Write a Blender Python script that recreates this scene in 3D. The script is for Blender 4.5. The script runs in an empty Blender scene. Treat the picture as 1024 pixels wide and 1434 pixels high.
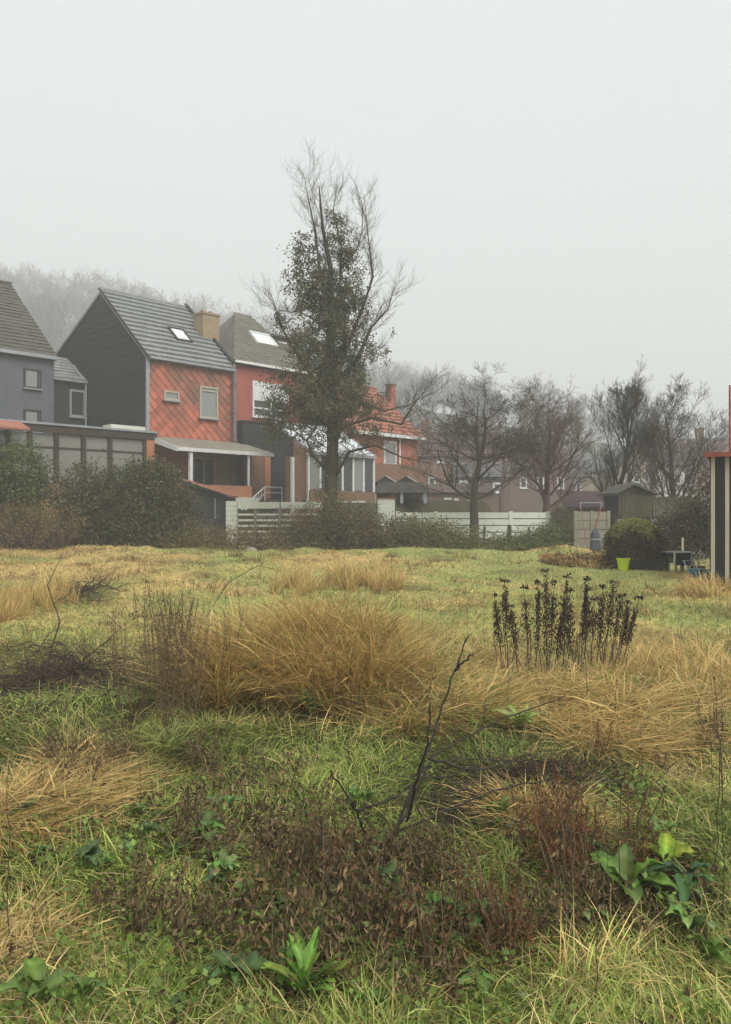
import bpy, math, random
import numpy as np
from mathutils import Vector

# ------------------------------------------------------------------ camera, sky, sun, exposure
scene = bpy.context.scene
COL = scene.collection
F, HX, HY, EYE = 1100.0, 512.0, 717.0, 1.6          # focal length / centre in photo pixels, eye height
cam_d = bpy.data.cameras.new('camera')
cam_d.sensor_fit = 'VERTICAL'; cam_d.sensor_height = 24.0; cam_d.lens = 24.0 * F / 1434.0
cam_d.clip_start = 0.05; cam_d.clip_end = 3000
cam = bpy.data.objects.new('camera', cam_d); COL.objects.link(cam)
cam.location = (0, 0, EYE); cam.rotation_euler = (math.radians(90), 0, 0)
scene.camera = cam

world = bpy.data.worlds.new('World'); scene.world = world; world.use_nodes = True
wn = world.node_tree; wn.nodes.clear()
w_out = wn.nodes.new('ShaderNodeOutputWorld'); w_bg = wn.nodes.new('ShaderNodeBackground')
w_sky = wn.nodes.new('ShaderNodeTexSky'); w_sky.sky_type = 'NISHITA'; w_sky.sun_disc = False
SUN_EL, SUN_AZ = math.radians(46), math.radians(145)
w_sky.sun_elevation = SUN_EL; w_sky.sun_rotation = SUN_AZ; w_sky.dust_density = 6.0; w_sky.air_density = 1.0
w_hs = wn.nodes.new('ShaderNodeHueSaturation'); w_hs.inputs['Saturation'].default_value = 0.10
w_mix = wn.nodes.new('ShaderNodeMix'); w_mix.data_type = 'RGBA'; w_mix.inputs[0].default_value = 0.86
w_mix.inputs[7].default_value = (4.08, 4.32, 4.29, 1)          # the even cloud layer
wn.links.new(w_sky.outputs[0], w_hs.inputs['Color']); wn.links.new(w_hs.outputs[0], w_mix.inputs[6])
wn.links.new(w_mix.outputs[2], w_bg.inputs[0]); w_bg.inputs[1].default_value = 0.09
wn.links.new(w_bg.outputs[0], w_out.inputs[0])

sun_d = bpy.data.lights.new('sun', 'SUN'); sun_d.energy = 1.5; sun_d.angle = math.radians(40); sun_d.color = (1, .975, .93)
sun = bpy.data.objects.new('sun', sun_d); COL.objects.link(sun)
sun.rotation_euler = (math.radians(90) - SUN_EL, 0, math.radians(35))
vs = scene.view_settings
vs.view_transform = 'Standard'; vs.look = 'None'; vs.exposure = 1.3; vs.gamma = 1.0; vs.use_curve_mapping = False
scene.cycles.use_denoising = True
scene.cycles.max_bounces = 5; scene.cycles.diffuse_bounces = 3; scene.cycles.transmission_bounces = 3
scene.cycles.volume_bounces = 1; scene.cycles.transparent_max_bounces = 4

rng = np.random.default_rng(7); random.seed(7)
# ------------------------------------------------------------------ helpers
def tag(o, label=None, cat=None, group=None, kind=None):
    if label: o['label'] = label
    if cat: o['category'] = cat
    if group: o['group'] = group
    if kind: o['kind'] = kind
    return o
def empty(name, loc=(0, 0, 0), rz=0.0):
    o = bpy.data.objects.new(name, None); COL.objects.link(o); o.empty_display_size = .2
    o.location = loc; o.rotation_euler = (0, 0, rz); return o
def link(name, me, m=None, parent=None):
    o = bpy.data.objects.new(name, me); COL.objects.link(o)
    if m is not None and not me.materials: me.materials.append(m)
    if parent is not None: o.parent = parent
    return o
def mesh_np(name, verts, faces, col=None, smooth=False):
    """verts (N,3); faces: list of (M,k) int arrays; col (N,3) per-vertex pigment"""
    me = bpy.data.meshes.new(name)
    verts = np.asarray(verts, np.float32)
    me.vertices.add(len(verts)); me.vertices.foreach_set('co', verts.ravel())
    faces = [np.asarray(f, np.int32) for f in faces if len(f)]
    nl = sum(f.size for f in faces); npo = sum(len(f) for f in faces)
    me.loops.add(nl); me.polygons.add(npo)
    me.loops.foreach_set('vertex_index', np.concatenate([f.ravel() for f in faces]))
    starts = []; off = 0
    for f in faces:
        starts.append(off + np.arange(len(f), dtype=np.int32) * f.shape[1]); off += f.size
    me.polygons.foreach_set('loop_start', np.concatenate(starts))
    if smooth: me.polygons.foreach_set('use_smooth', np.ones(npo, bool))
    if col is not None:
        a = me.color_attributes.new('Col', 'FLOAT_COLOR', 'POINT')
        c4 = np.ones((len(verts), 4), np.float32); c4[:, :3] = col
        a.data.foreach_set('color', c4.ravel())
    me.update(calc_edges=True); me.validate()
    return me
class MB:
    """collects boxes / polygons / bars, builds ONE mesh object"""
    def __init__(s): s.v = []; s.f = []; s.c = []
    def poly(s, pts, c=None):
        b = len(s.v); s.v += [tuple(p) for p in pts]; s.f.append(tuple(range(b, b + len(pts))))
        if c is not None: s.c += [c] * len(pts)
        return s
    def box(s, x0, x1, y0, y1, z0, z1):
        b = len(s.v)
        s.v += [(x, y, z) for z in (z0, z1) for y in (y0, y1) for x in (x0, x1)]
        s.f += [tuple(b + i for i in q) for q in ((0, 2, 3, 1), (4, 5, 7, 6), (0, 1, 5, 4), (2, 6, 7, 3), (0, 4, 6, 2), (1, 3, 7, 5))]
        return s
    def prism(s, poly, d):
        """closed polygon extruded by vector d"""
        b = len(s.v); n = len(poly)
        s.v += [tuple(p) for p in poly] + [tuple(p[i] + d[i] for i in range(3)) for p in poly]
        s.f.append(tuple(b + i for i in range(n))[::-1]); s.f.append(tuple(b + n + i for i in range(n)))
        for i in range(n):
            j = (i + 1) % n; s.f.append((b + i, b + j, b + n + j, b + n + i))
        return s
    def bar(s, p, q, r0, r1=None, k=6, flat=1.0):
        r1 = r0 if r1 is None else r1
        p, q = Vector(p), Vector(q); d = (q - p).normalized()
        a = d.cross(Vector((0, 0, 1)) if abs(d.z) < .95 else Vector((1, 0, 0))).normalized(); e = d.cross(a)
        b = len(s.v)
        for c, r in ((p, r0), (q, r1)):
            for i in range(k):
                t = 2 * math.pi * (i + .5) / k
                s.v.append(tuple(c + a * (math.cos(t) * r) + e * (math.sin(t) * r * flat)))
        for i in range(k):
            j = (i + 1) % k; s.f.append((b + i, b + j, b + k + j, b + k + i))
        s.f.append(tuple(b + i for i in range(k))[::-1]); s.f.append(tuple(b + k + i for i in range(k)))
        return s
    def build(s, name, m, parent=None, kind=None, bevel=0.0):
        me = bpy.data.meshes.new(name); me.from_pydata(s.v, [], s.f)
        if s.c:
            a = me.color_attributes.new('Col', 'FLOAT_COLOR', 'POINT')
            a.data.foreach_set('color', np.array([list(c) + [1] for c in s.c], np.float32).ravel())
        me.update()
        o = link(name, me, m, parent)
        if bevel:
            md = o.modifiers.new('bevel', 'BEVEL'); md.width = bevel; md.segments = 1; md.limit_method = 'ANGLE'
        if kind: o['kind'] = kind
        return o
def BX(name, m, parent, *b, **k): return MB().box(*b).build(name, m, parent, **k)

# value noise -------------------------------------------------------
_tab = np.random.default_rng(3).random((256, 256))
def vnoise(x, y, sc=1.0, ox=0.0):
    x = np.asarray(x, float) / sc + 37.3 + ox; y = np.asarray(y, float) / sc + 11.7 + ox * 1.7
    xi = np.floor(x).astype(int); yi = np.floor(y).astype(int); fx = x - xi; fy = y - yi
    fx = fx * fx * (3 - 2 * fx); fy = fy * fy * (3 - 2 * fy)
    g = lambda a, b: _tab[a & 255, b & 255]
    return (g(xi, yi) * (1 - fx) + g(xi + 1, yi) * fx) * (1 - fy) + (g(xi, yi + 1) * (1 - fx) + g(xi + 1, yi + 1) * fx) * fy
def fbm(x, y, sc, ox=0.0): return .55 * vnoise(x, y, sc, ox) + .3 * vnoise(x, y, sc * .47, ox + 5) + .15 * vnoise(x, y, sc * .21, ox + 9)
def sst(a, b, t):
    t = np.clip((t - a) / (b - a), 0, 1); return t * t * (3 - 2 * t)

# house row axes: the row recedes to the right
TH = math.radians(46); U = (math.cos(TH), math.sin(TH)); V = (-math.sin(TH), math.cos(TH))
A0 = ((206 - HX) / F * 34.0, 34.0); FLOOR = 2.2
def terrain(x, y):
    x = np.asarray(x, float); y = np.asarray(y, float)
    near = 1 - sst(33, 60, y)
    h = .40 * sst(3, 29, y)
    h = h + near * (.26 * (fbm(x, y, 2.3) - .5) + .17 * (fbm(x, y, .75, 3) - .5) + .34 * (fbm(x, y, 1.7, 17) - .5) * sst(8, 14, y) * (1 - sst(25, 29, y))) * sst(.2, 2.0, np.hypot(x, y))
    h = h + .30 * np.exp(-(((x + .6) / 1.3) ** 2 + ((y - 7.8) / 1.3) ** 2))          # the hummock under the tussock
    h = h + .10 * np.exp(-(((x - 2.4) / 1.2) ** 2 + ((y - 6.6) / 1.1) ** 2))
    s = (x - A0[0]) * U[0] + (y - A0[1]) * U[1]; w = (x - A0[0]) * V[0] + (y - A0[1]) * V[1]
    edge = -3.4 - 3.3 * sst(6.5, 8, s)
    t = sst(-.55, .55, w - edge) * (1 - sst(16, 20, s)) * sst(24, 27, y) * (1 - sst(60, 90, y))
    h = h * (1 - t) + FLOOR * t
    H = np.interp(x, [-500, -155, -112, -56, 0, 56, 112, 210, 500], [92, 84, 76, 64, 46, 33, 22, 14, 9])
    h = h + H * sst(55, 330, y)
    return h
def th(x, y): return float(terrain(np.array([x]), np.array([y]))[0])
def at(px, py, Y): return Vector(((px - HX) / F * Y, Y, EYE + (HY - py) / F * Y))
def gp(px, Y): 
    x = (px - HX) / F * Y; return Vector((x, Y, th(x, Y)))
def gpy(px, py):
    """ground point seen at a photo pixel"""
    Y = 5.0
    for _ in range(40):
        Y = .5 * Y + .5 * (EYE - th((px - HX) / F * Y, Y)) * F / (py - HY)
    return gp(px, Y)

# ------------------------------------------------------------------ materials
def mat(name, c, c2=None, sc=3.0, rough=.8, spec=.3, bump=0.0, bsc=20.0, stretch=(1, 1, 1), metal=0.0, detail=6.0):
    m = bpy.data.materials.new(name); m.use_nodes = True; n = m.node_tree; b = n.nodes['Principled BSDF']
    b.inputs['Roughness'].default_value = rough; b.inputs['Specular IOR Level'].default_value = spec; b.inputs['Metallic'].default_value = metal
    tc = n.nodes.new('ShaderNodeTexCoord'); mp = n.nodes.new('ShaderNodeMapping'); mp.inputs['Scale'].default_value = stretch
    n.links.new(tc.outputs['Object'], mp.inputs[0])
    if c2 is None: c2 = tuple(x * .72 for x in c)
    no = n.nodes.new('ShaderNodeTexNoise'); no.inputs['Scale'].default_value = sc; no.inputs['Detail'].default_value = detail; no.inputs['Roughness'].default_value = .65
    rp = n.nodes.new('ShaderNodeValToRGB'); rp.color_ramp.elements[0].position = .32; rp.color_ramp.elements[1].position = .68
    rp.color_ramp.elements[0].color = (*c2, 1); rp.color_ramp.elements[1].color = (*c, 1)
    n.links.new(mp.outputs[0], no.inputs[0]); n.links.new(no.outputs[0], rp.inputs[0]); n.links.new(rp.outputs[0], b.inputs['Base Color'])
    if bump:
        n2 = n.nodes.new('ShaderNodeTexNoise'); n2.inputs['Scale'].default_value = bsc; n2.inputs['Detail'].default_value = 4
        bp = n.nodes.new('ShaderNodeBump'); bp.inputs['Strength'].default_value = bump; bp.inputs['Distance'].default_value = .02
        n.links.new(mp.outputs[0], n2.inputs[0]); n.links.new(n2.outputs[0], bp.inputs['Height']); n.links.new(bp.outputs[0], b.inputs['Normal'])
    return m
def brickmat(name, c1, c2, mortar, bw=.22, bh=.075):
    m = mat(name, c1, c2, 2.0, .85, .2); n = m.node_tree; b = n.nodes['Principled BSDF']
    tc = n.nodes.new('ShaderNodeTexCoord'); sx = n.nodes.new('ShaderNodeSeparateXYZ'); cx = n.nodes.new('ShaderNodeCombineXYZ'); ad = n.nodes.new('ShaderNodeMath')
    n.links.new(tc.outputs['Object'], sx.inputs[0]); n.links.new(sx.outputs[0], ad.inputs[0]); n.links.new(sx.outputs[1], ad.inputs[1])
    n.links.new(ad.outputs[0], cx.inputs[0]); n.links.new(sx.outputs[2], cx.inputs[1])
    br = n.nodes.new('ShaderNodeTexBrick'); br.inputs['Scale'].default_value = 1.0; br.inputs['Brick Width'].default_value = bw; br.inputs['Row Height'].default_value = bh
    br.inputs['Mortar Size'].default_value = .008; br.inputs['Color1'].default_value = (*c1, 1); br.inputs['Color2'].default_value = (*c2, 1); br.inputs['Mortar'].default_value = (*mortar, 1)
    n.links.new(cx.outputs[0], br.inputs[0])
    no = [x for x in n.nodes if x.type == 'VALTORGB'][0]
    mx = n.nodes.new('ShaderNodeMix'); mx.data_type = 'RGBA'; mx.inputs[0].default_value = .45
    n.links.new(br.outputs[0], mx.inputs[6]); n.links.new(no.outputs[0], mx.inputs[7]); n.links.new(mx.outputs[2], b.inputs['Base Color'])
    bp = n.nodes.new('ShaderNodeBump'); bp.inputs['Strength'].default_value = .4; bp.inputs['Distance'].default_value = .01; bp.invert = True
    n.links.new(br.outputs['Fac'], bp.inputs['Height']); n.links.new(bp.outputs[0], b.inputs['Normal'])
    return m
def colmat(name, rough=.55, spec=.3, trans=0.0, noise=.0):
    """pigment from the per-leaf colour attribute"""
    m = bpy.data.materials.new(name); m.use_nodes = True; n = m.node_tree; b = n.nodes['Principled BSDF']
    b.inputs['Roughness'].default_value = rough; b.inputs['Specular IOR Level'].default_value = spec
    a = n.nodes.new('ShaderNodeAttribute'); a.attribute_name = 'Col'
    n.links.new(a.outputs['Color'], b.inputs['Base Color'])
    if trans:
        t = n.nodes.new('ShaderNodeBsdfTranslucent'); mx = n.nodes.new('ShaderNodeMixShader'); mx.inputs[0].default_value = trans
        n.links.new(a.outputs['Color'], t.inputs[0]); n.links.new(b.outputs[0], mx.inputs[1]); n.links.new(t.outputs[0], mx.inputs[2])
        n.links.new(mx.outputs[0], n.nodes['Material Output'].inputs[0])
    return m
def glassmat(name, c, rough=.08):
    m = bpy.data.materials.new(name); m.use_nodes = True; b = m.node_tree.nodes['Principled BSDF']
    b.inputs['Base Color'].default_value = (*c, 1); b.inputs['Roughness'].default_value = rough; b.inputs['Specular IOR Level'].default_value = .8
    return m
M = dict(
    slate=mat('dark_slate', (.030, .031, .034), (.020, .021, .023), 3, .6, .35, .25, 12, (1, 1, 5)),
    slate_annex=mat('dark_green_slate', (.035, .037, .036), (.02, .022, .022), 2.5, .65, .3, .2, 12),
    grey_render=mat('blue_grey_shingle', (.135, .14, .155), (.095, .10, .112), 1.2, .8, .25, .3, 9),
    tile_dark=mat('dark_tile_painted_sheen', (.31, .32, .315), (.20, .207, .205), 5, .35, .5, .2, 8),  # dark tile; wet sky sheen is painted in as a lighter base grey
    tile_brown=mat('brown_roof_tile', (.10, .088, .07), (.055, .05, .042), 2.2, .6, .4, .3, 8),
    slate_hip=mat('weathered_grey_slate', (.16, .145, .115), (.09, .085, .07), 2.0, .7, .35, .3, 9),
    tile_red=mat('orange_roof_tile', (.37, .15, .10), (.26, .10, .07), 1.6, .7, .3, .3, 9),
    red_shingle=colmat('red_shingle', .7, .3),
    pink=mat('pink_red_render', (.37, .115, .09), (.29, .09, .072), .8, .85, .2, .15, 14),
    brick_or=brickmat('orange_brick', (.48, .19, .09), (.38, .14, .07), (.40, .32, .24)),
    brick_br=brickmat('brown_brick', (.24, .13, .08), (.17, .095, .06), (.24, .19, .14)),
    brick_rd=brickmat('red_brick', (.40, .13, .075), (.32, .105, .065), (.34, .25, .2)),
    brick_tan=brickmat('tan_brick', (.33, .25, .15), (.26, .19, .11), (.30, .26, .2)),
    white=mat('white_paint', (.72, .72, .69), (.58, .58, .54), 2.5, .5, .4),
    white_conc=mat('whitewashed_concrete', (.70, .72, .63), (.55, .58, .48), 1.6, .85, .2, .2, 18),
    conc=mat('grey_concrete', (.27, .25, .20), (.18, .17, .13), 2.5, .9, .2, .3, 14),
    rubble=mat('grey_blockwork', (.20, .19, .165), (.11, .105, .09), 4, .9, .2, .5, 10),
    zinc=mat('zinc_metal', (.36, .37, .38), (.26, .27, .28), 3, .45, .5, metal=.3),
    pvc=mat('brown_grey_pipe', (.24, .17, .16), (.18, .125, .12), 3, .6, .3),
    wood=mat('weathered_wood', (.065, .05, .037), (.038, .03, .023), 4, .85, .2, .3, 20, (1, 1, .3)),
    wood_lt=mat('pale_batten_wood', (.46, .42, .33), (.34, .30, .23), 6, .8, .25, .2, 20, (1, 1, .2)),
    wood_post=mat('grey_fence_post', (.085, .075, .055), (.05, .045, .035), 8, .9, .2, .4, 30),
    wood_gr=mat('green_stained_boards', (.095, .082, .05), (.06, .052, .034), 3, .9, .2, .3, 20, (1, 1, .3)),
    felt=mat('roofing_felt', (.12, .115, .105), (.075, .072, .066), 3, .9, .2, .3, 15),
    black=mat('black_boarding', (.018, .019, .022), (.011, .012, .014), 4, .6, .3, .2, 20, (1, 1, .2)),
    shed=mat('charcoal_boarding', (.05, .053, .055), (.034, .036, .038), 2, .8, .25, .2, 14),
    red_trim=mat('red_painted_steel', (.26, .055, .03), (.19, .04, .025), 4, .5, .4),
    lime=mat('lime_plastic', (.52, .66, .03), (.46, .58, .03), 3, .4, .4),
    blackpl=mat('black_plastic', (.02, .02, .022), (.014, .014, .015), 5, .5, .4),
    tablem=mat('grey_blue_tabletop', (.17, .19, .22), (.13, .145, .17), 4, .3, .6),
    bluepl=mat('blue_plastic', (.03, .17, .27), (.025, .12, .2), 4, .45, .4),
    tarp=mat('grey_blue_tarpaulin', (.06, .075, .09), (.04, .05, .06), 6, .6, .3, .5, 12),
    redpole=mat('red_metal_pole', (.22, .06, .045), (.24, .055, .04), 6, .5, .4),
    glass=glassmat('dark_window_glass', (.035, .04, .042), .12),
    glass_lt=glassmat('curtained_glass', (.22, .23, .22), .2),
    glass_ver=glassmat('veranda_glass', (.21, .205, .18), .22),
    blind=mat('white_shutter', (.66, .67, .66), (.58, .59, .58), 2, .6, .3, stretch=(1, 1, 14)),
    bark=mat('dark_bark', (.078, .06, .044), (.04, .032, .024), 7, .9, .2, .6, 25, (1, 1, .25)),
    bark_gr=mat('mossy_bark', (.075, .062, .036), (.042, .036, .024), 6, .9, .2, .6, 25, (1, 1, .25)),
    bark_rd=mat('reddish_twig_bark', (.15, .095, .075), (.08, .052, .043), 7, .9, .2, .3, 25),
    bark_far=mat('far_wood_bark', (.10, .078, .062), (.065, .05, .042), 3, .9, .1),
    twig=mat('dead_twig', (.080, .062, .042), (.036, .028, .020), 12, .85, .25, .4, 40),
    leaf=colmat('evergreen_leaf', .5, .35, .2), grass=colmat('grass_blade', .5, .18, .3), dead=colmat('withered_leaf', .8, .15, .12),
    herb=colmat('herb_leaf', .45, .28, .25),
    beige=mat('beige_render', (.50, .42, .33), (.40, .33, .26), 1, .85, .2), house_grey=mat('far_grey_roof', (.13, .125, .125), (.09, .088, .088), 1.5, .7, .3),
    house_brown=mat('far_brown_roof', (.13, .085, .07), (.085, .06, .05), 1.5, .8, .2), cream=mat('cream_render', (.62, .62, .58), (.52, .52, .48), 1, .85, .2),
)
def groundmat():
    m = bpy.data.materials.new('meadow_soil'); m.use_nodes = True; n = m.node_tree; b = n.nodes['Principled BSDF']; b.inputs['Roughness'].default_value = .95; b.inputs['Specular IOR Level'].default_value = .1
    a = n.nodes.new('ShaderNodeAttribute'); a.attribute_name = 'Col'
    tc = n.nodes.new('ShaderNodeTexCoord'); no = n.nodes.new('ShaderNodeTexNoise'); no.inputs['Scale'].default_value = 9; no.inputs['Detail'].default_value = 8; no.inputs['Roughness'].default_value = .75
    rp = n.nodes.new('ShaderNodeValToRGB'); rp.color_ramp.elements[0].position = .3; rp.color_ramp.elements[0].color = (.5, .48, .45, 1); rp.color_ramp.elements[1].position = .7; rp.color_ramp.elements[1].color = (1.25, 1.22, 1.1, 1)
    mx = n.nodes.new('ShaderNodeMix'); mx.data_type = 'RGBA'; mx.blend_type = 'MULTIPLY'; mx.inputs[0].default_value = 1
    n.links.new(tc.outputs['Object'], no.inputs[0]); n.links.new(no.outputs[0], rp.inputs[0]); n.links.new(a.outputs['Color'], mx.inputs[6]); n.links.new(rp.outputs[0], mx.inputs[7]); n.links.new(mx.outputs[2], b.inputs['Base Color'])
    bp = n.nodes.new('ShaderNodeBump'); bp.inputs['Strength'].default_value = .9; bp.inputs['Distance'].default_value = .05; n2 = n.nodes.new('ShaderNodeTexNoise'); n2.inputs['Scale'].default_value = 16; n2.inputs['Detail'].default_value = 6
    n.links.new(tc.outputs['Object'], n2.inputs[0]); n.links.new(n2.outputs[0], bp.inputs['Height']); n.links.new(bp.outputs[0], b.inputs['Normal'])
    return m
M['ground'] = groundmat()
M['dark_twig'] = mat('wet_dark_twig', (.032, .023, .018), (.016, .012, .010), 14, .6, .35)
M['dry_stem'] = mat('dry_brown_stem', (.17, .125, .072), (.085, .062, .038), 14, .85, .2)
M['brick_dull'] = brickmat('dull_red_brick', (.17, .10, .075), (.13, .08, .06), (.18, .15, .13))

# ------------------------------------------------------------------ what grows where on the field (world ellipses)
def ell(px, py, rx, ry):
    c = gpy(px, py); n = gpy(px, py + ry).y; f = gpy(px, max(py - ry, 765)).y
    return (c.x, .5 * (n + f), rx * c.y / F, max(.15, .5 * (f - n)))
STRAW = [(ell(*e[:4]), e[4]) for e in [(440, 950, 190, 50, 1.0), (600, 985, 110, 40, .7), (40, 1130, 100, 55, .9), (10, 1350, 70, 80, .8), (880, 1020, 160, 50, .55), (985, 950, 70, 40, .6),
    (720, 940, 120, 35, .6), (10, 860, 70, 30, .8), (760, 1150, 60, 28, .7), (820, 1370, 60, 30, .5), (90, 1060, 90, 25, .5), (960, 1080, 80, 40, .5), (1000, 835, 90, 14, .8), (120, 800, 130, 12, .5), (350, 800, 150, 10, .4), (600, 790, 80, 8, .5), (880, 880, 130, 30, .5)]]
GREEN = [(ell(*e[:4]), e[4]) for e in [(90, 1000, 130, 30, .9), (420, 1090, 140, 40, .8), (270, 1040, 70, 25, .6), (150, 1200, 90, 60, .6), (700, 1250, 80, 50, .5), (450, 1170, 150, 40, .6), (250, 1350, 120, 50, .5), (900, 800, 70, 8, .9), (960, 870, 80, 14, .7), (780, 810, 100, 8, .6), (300, 850, 120, 18, .5), (700, 1010, 90, 30, .5), (30, 980, 60, 30, .5)]]
BROWN = [(ell(*e[:4]), e[4]) for e in [(320, 1190, 70, 50, 1), (560, 1225, 130, 40, 1), (330, 1300, 80, 60, .9), (620, 1350, 110, 50, .9), (770, 1215, 50, 50, .8), (750, 1100, 160, 28, 1), (120, 950, 130, 28, .9), (840, 1190, 120, 50, .5), (480, 1330, 120, 40, .5), (190, 1290, 60, 40, .6), (110, 842, 50, 8, .8), (330, 1100, 60, 25, .5), (940, 1245, 70, 45, .9), (428, 1405, 60, 34, .8)]]
def weight(E, x, y):
    w = np.zeros_like(x)
    jx = (fbm(x, y, .7, 20) - .5) * .9; jy = (fbm(x, y, .7, 31) - .5) * .9
    for (cx, cy, rx, ry), k in E:
        r = np.hypot((x - cx) / rx + jx, (y - cy) / ry + jy); w = np.maximum(w, k * (1 - sst(.55, 1.15, r)))
    return w
def cover(x, y):
    far = sst(9, 16, y)
    n = fbm(x, y * .6, 2.6, 2); n2 = fbm(x, y, .55, 8)
    straw = np.clip((n - .5) * 4.2 + .33 + .2 * far + (n2 - .5) * 1.6, 0, 1)
    straw = np.clip(np.maximum(straw * (1 - .55 * (1 - far)), weight(STRAW, x, y)) - .9 * weight(GREEN, x, y), 0, 1)
    brown = np.clip(weight(BROWN, x, y) + np.clip((fbm(x, y, 1.1, 14) - .6) * 5, 0, .6), 0, 1)
    return straw, brown

# ------------------------------------------------------------------ ground sheet
xs = np.concatenate([-np.geomspace(520, 15, 44), np.arange(-14.8, 14.81, .15), np.geomspace(15, 520, 44)])
ys = np.concatenate([np.linspace(-60, -4, 12), np.arange(-3.8, 33, .15), np.geomspace(33.3, 640, 70)])
gx, gy = np.meshgrid(xs, ys); gz = terrain(gx, gy)
nx, ny = len(xs), len(ys); ii = np.arange(nx * ny).reshape(ny, nx)
gq = np.stack([ii[:-1, :-1].ravel(), ii[:-1, 1:].ravel(), ii[1:, 1:].ravel(), ii[1:, :-1].ravel()], 1)
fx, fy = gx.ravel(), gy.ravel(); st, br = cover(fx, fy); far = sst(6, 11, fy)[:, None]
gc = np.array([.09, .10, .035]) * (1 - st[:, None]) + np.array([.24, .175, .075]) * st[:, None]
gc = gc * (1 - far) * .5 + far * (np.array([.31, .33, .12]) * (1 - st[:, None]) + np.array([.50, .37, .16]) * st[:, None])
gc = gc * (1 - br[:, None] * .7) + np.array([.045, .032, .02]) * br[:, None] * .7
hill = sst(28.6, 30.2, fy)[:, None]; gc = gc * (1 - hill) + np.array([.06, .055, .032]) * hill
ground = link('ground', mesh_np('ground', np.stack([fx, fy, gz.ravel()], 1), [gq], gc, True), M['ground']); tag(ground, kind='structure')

# ------------------------------------------------------------------ houses
def house_frame(name, px, Y, w=0.0, s=0.0, z=FLOOR):
    ox = A0[0] + U[0] * s + V[0] * w; oy = A0[1] + U[1] * s + V[1] * w
    return empty(name, (ox, oy, z), TH)
class Fr:
    """solver for a frame at (s,w) of the row: local x = along the row, y = back, z from floor"""
    def __init__(f, s=0.0, w=0.0, z=FLOOR):
        f.ox = A0[0] + U[0] * s + V[0] * w; f.oy = A0[1] + U[1] * s + V[1] * w; f.z = z
    def X(f, px, y=0.0):
        k = (px - HX) / F; bx = f.ox + V[0] * y; by = f.oy + V[1] * y
        return (k * by - bx) / (U[0] - k * U[1])
    def Z(f, py, x, y=0.0):
        d = f.oy + U[1] * x + V[1] * y
        return EYE + (HY - py) / F * d - f.z
    def root(f, name): return empty(name, (f.ox, f.oy, f.z), TH)
def window(parent, x0, x1, z0, z1, y=0.0, frame=None, glass=None, bars=(), trans=(), fw=.07, sill=True, depth=.06, name='window'):
    """window set in a wall whose outer face is at local y"""
    fm = frame or M['white']
    w = MB()
    w.box(x0, x0 + fw, y - depth, y + .04, z0, z1).box(x1 - fw, x1, y - depth, y + .04, z0, z1)
    w.box(x0 + fw, x1 - fw, y - depth, y + .04, z0, z0 + fw).box(x0 + fw, x1 - fw, y - depth, y + .04, z1 - fw, z1)
    for b in bars: xx = x0 + (x1 - x0) * b; w.box(xx - fw * .45, xx + fw * .45, y - depth + .005, y + .03, z0 + fw, z1 - fw)
    for b in trans: zz = z0 + (z1 - z0) * b; w.box(x0 + fw, x1 - fw, y - depth + .003, y + .02, zz - fw * .4, zz + fw * .4)
    o = w.build(name, fm, parent)
    BX('pane', glass or M['glass'], o, x0 + fw * .8, x1 - fw * .8, y - .02, y + .012, z0 + fw * .8, z1 - fw * .8)
    if sill: BX('sill', fm if frame is None else M['zinc'], o, x0 - .05, x1 + .05, y - depth - .06, y + .02, z0 - .06, z0 - .003)
    return o
def tile_slope(name, m, parent, x0, x1, y0, z0, y1, z1, course=.34, tw=.32, proud=.05, jitter=.012, slope_thick=.1, skew0=0.0, skew1=0.0):
    """roof slope laid with overlapping tiles: eave (y0,z0) to ridge (y1,z1); skew = hip inset at ridge"""
    L = math.hypot(y1 - y0, z1 - z0); n = max(2, int(L / course)); dy, dz = (y1 - y0) / n, (z1 - z0) / n
    ny_, nz_ = -(z1 - z0) / L, (y1 - y0) / L
    if ny_ > 0 and nz_ < 0: ny_, nz_ = -ny_, -nz_
    if nz_ < 0: ny_, nz_ = -ny_, -nz_
    b = MB(); r = random.Random(len(name) * 7 + int(abs(x0) * 100))
    for i in range(n):
        a0 = x0 + skew0 * i / n; a1 = x1 - skew1 * i / n
        k = max(1, int(round((a1 - a0) / tw))); tw_ = (a1 - a0) / k
        off = .5 * tw_ if i % 2 else 0
        edges = sorted(set([a0, a1] + [a0 + off + q * tw_ for q in range(k) if a0 < a0 + off + q * tw_ < a1]))
        ya, za = y0 + dy * i, z0 + dz * i; yb, zb = y0 + dy * (i + 1.12), z0 + dz * (i + 1.12)
        for q in range(len(edges) - 1):
            e0, e1 = edges[q] + .004, edges[q + 1] - .004; p = proud + r.uniform(-jitter, jitter); p2 = .008
            b.prism([(e0, ya + ny_ * p, za + nz_ * p), (e0, yb + ny_ * p2, zb + nz_ * p2), (e0, yb - ny_ * .02, zb - nz_ * .02), (e0, ya - ny_ * .02, za - nz_ * .02)], (e1 - e0, 0, 0))
    return b.build(name, m, parent, kind='stuff')
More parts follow.
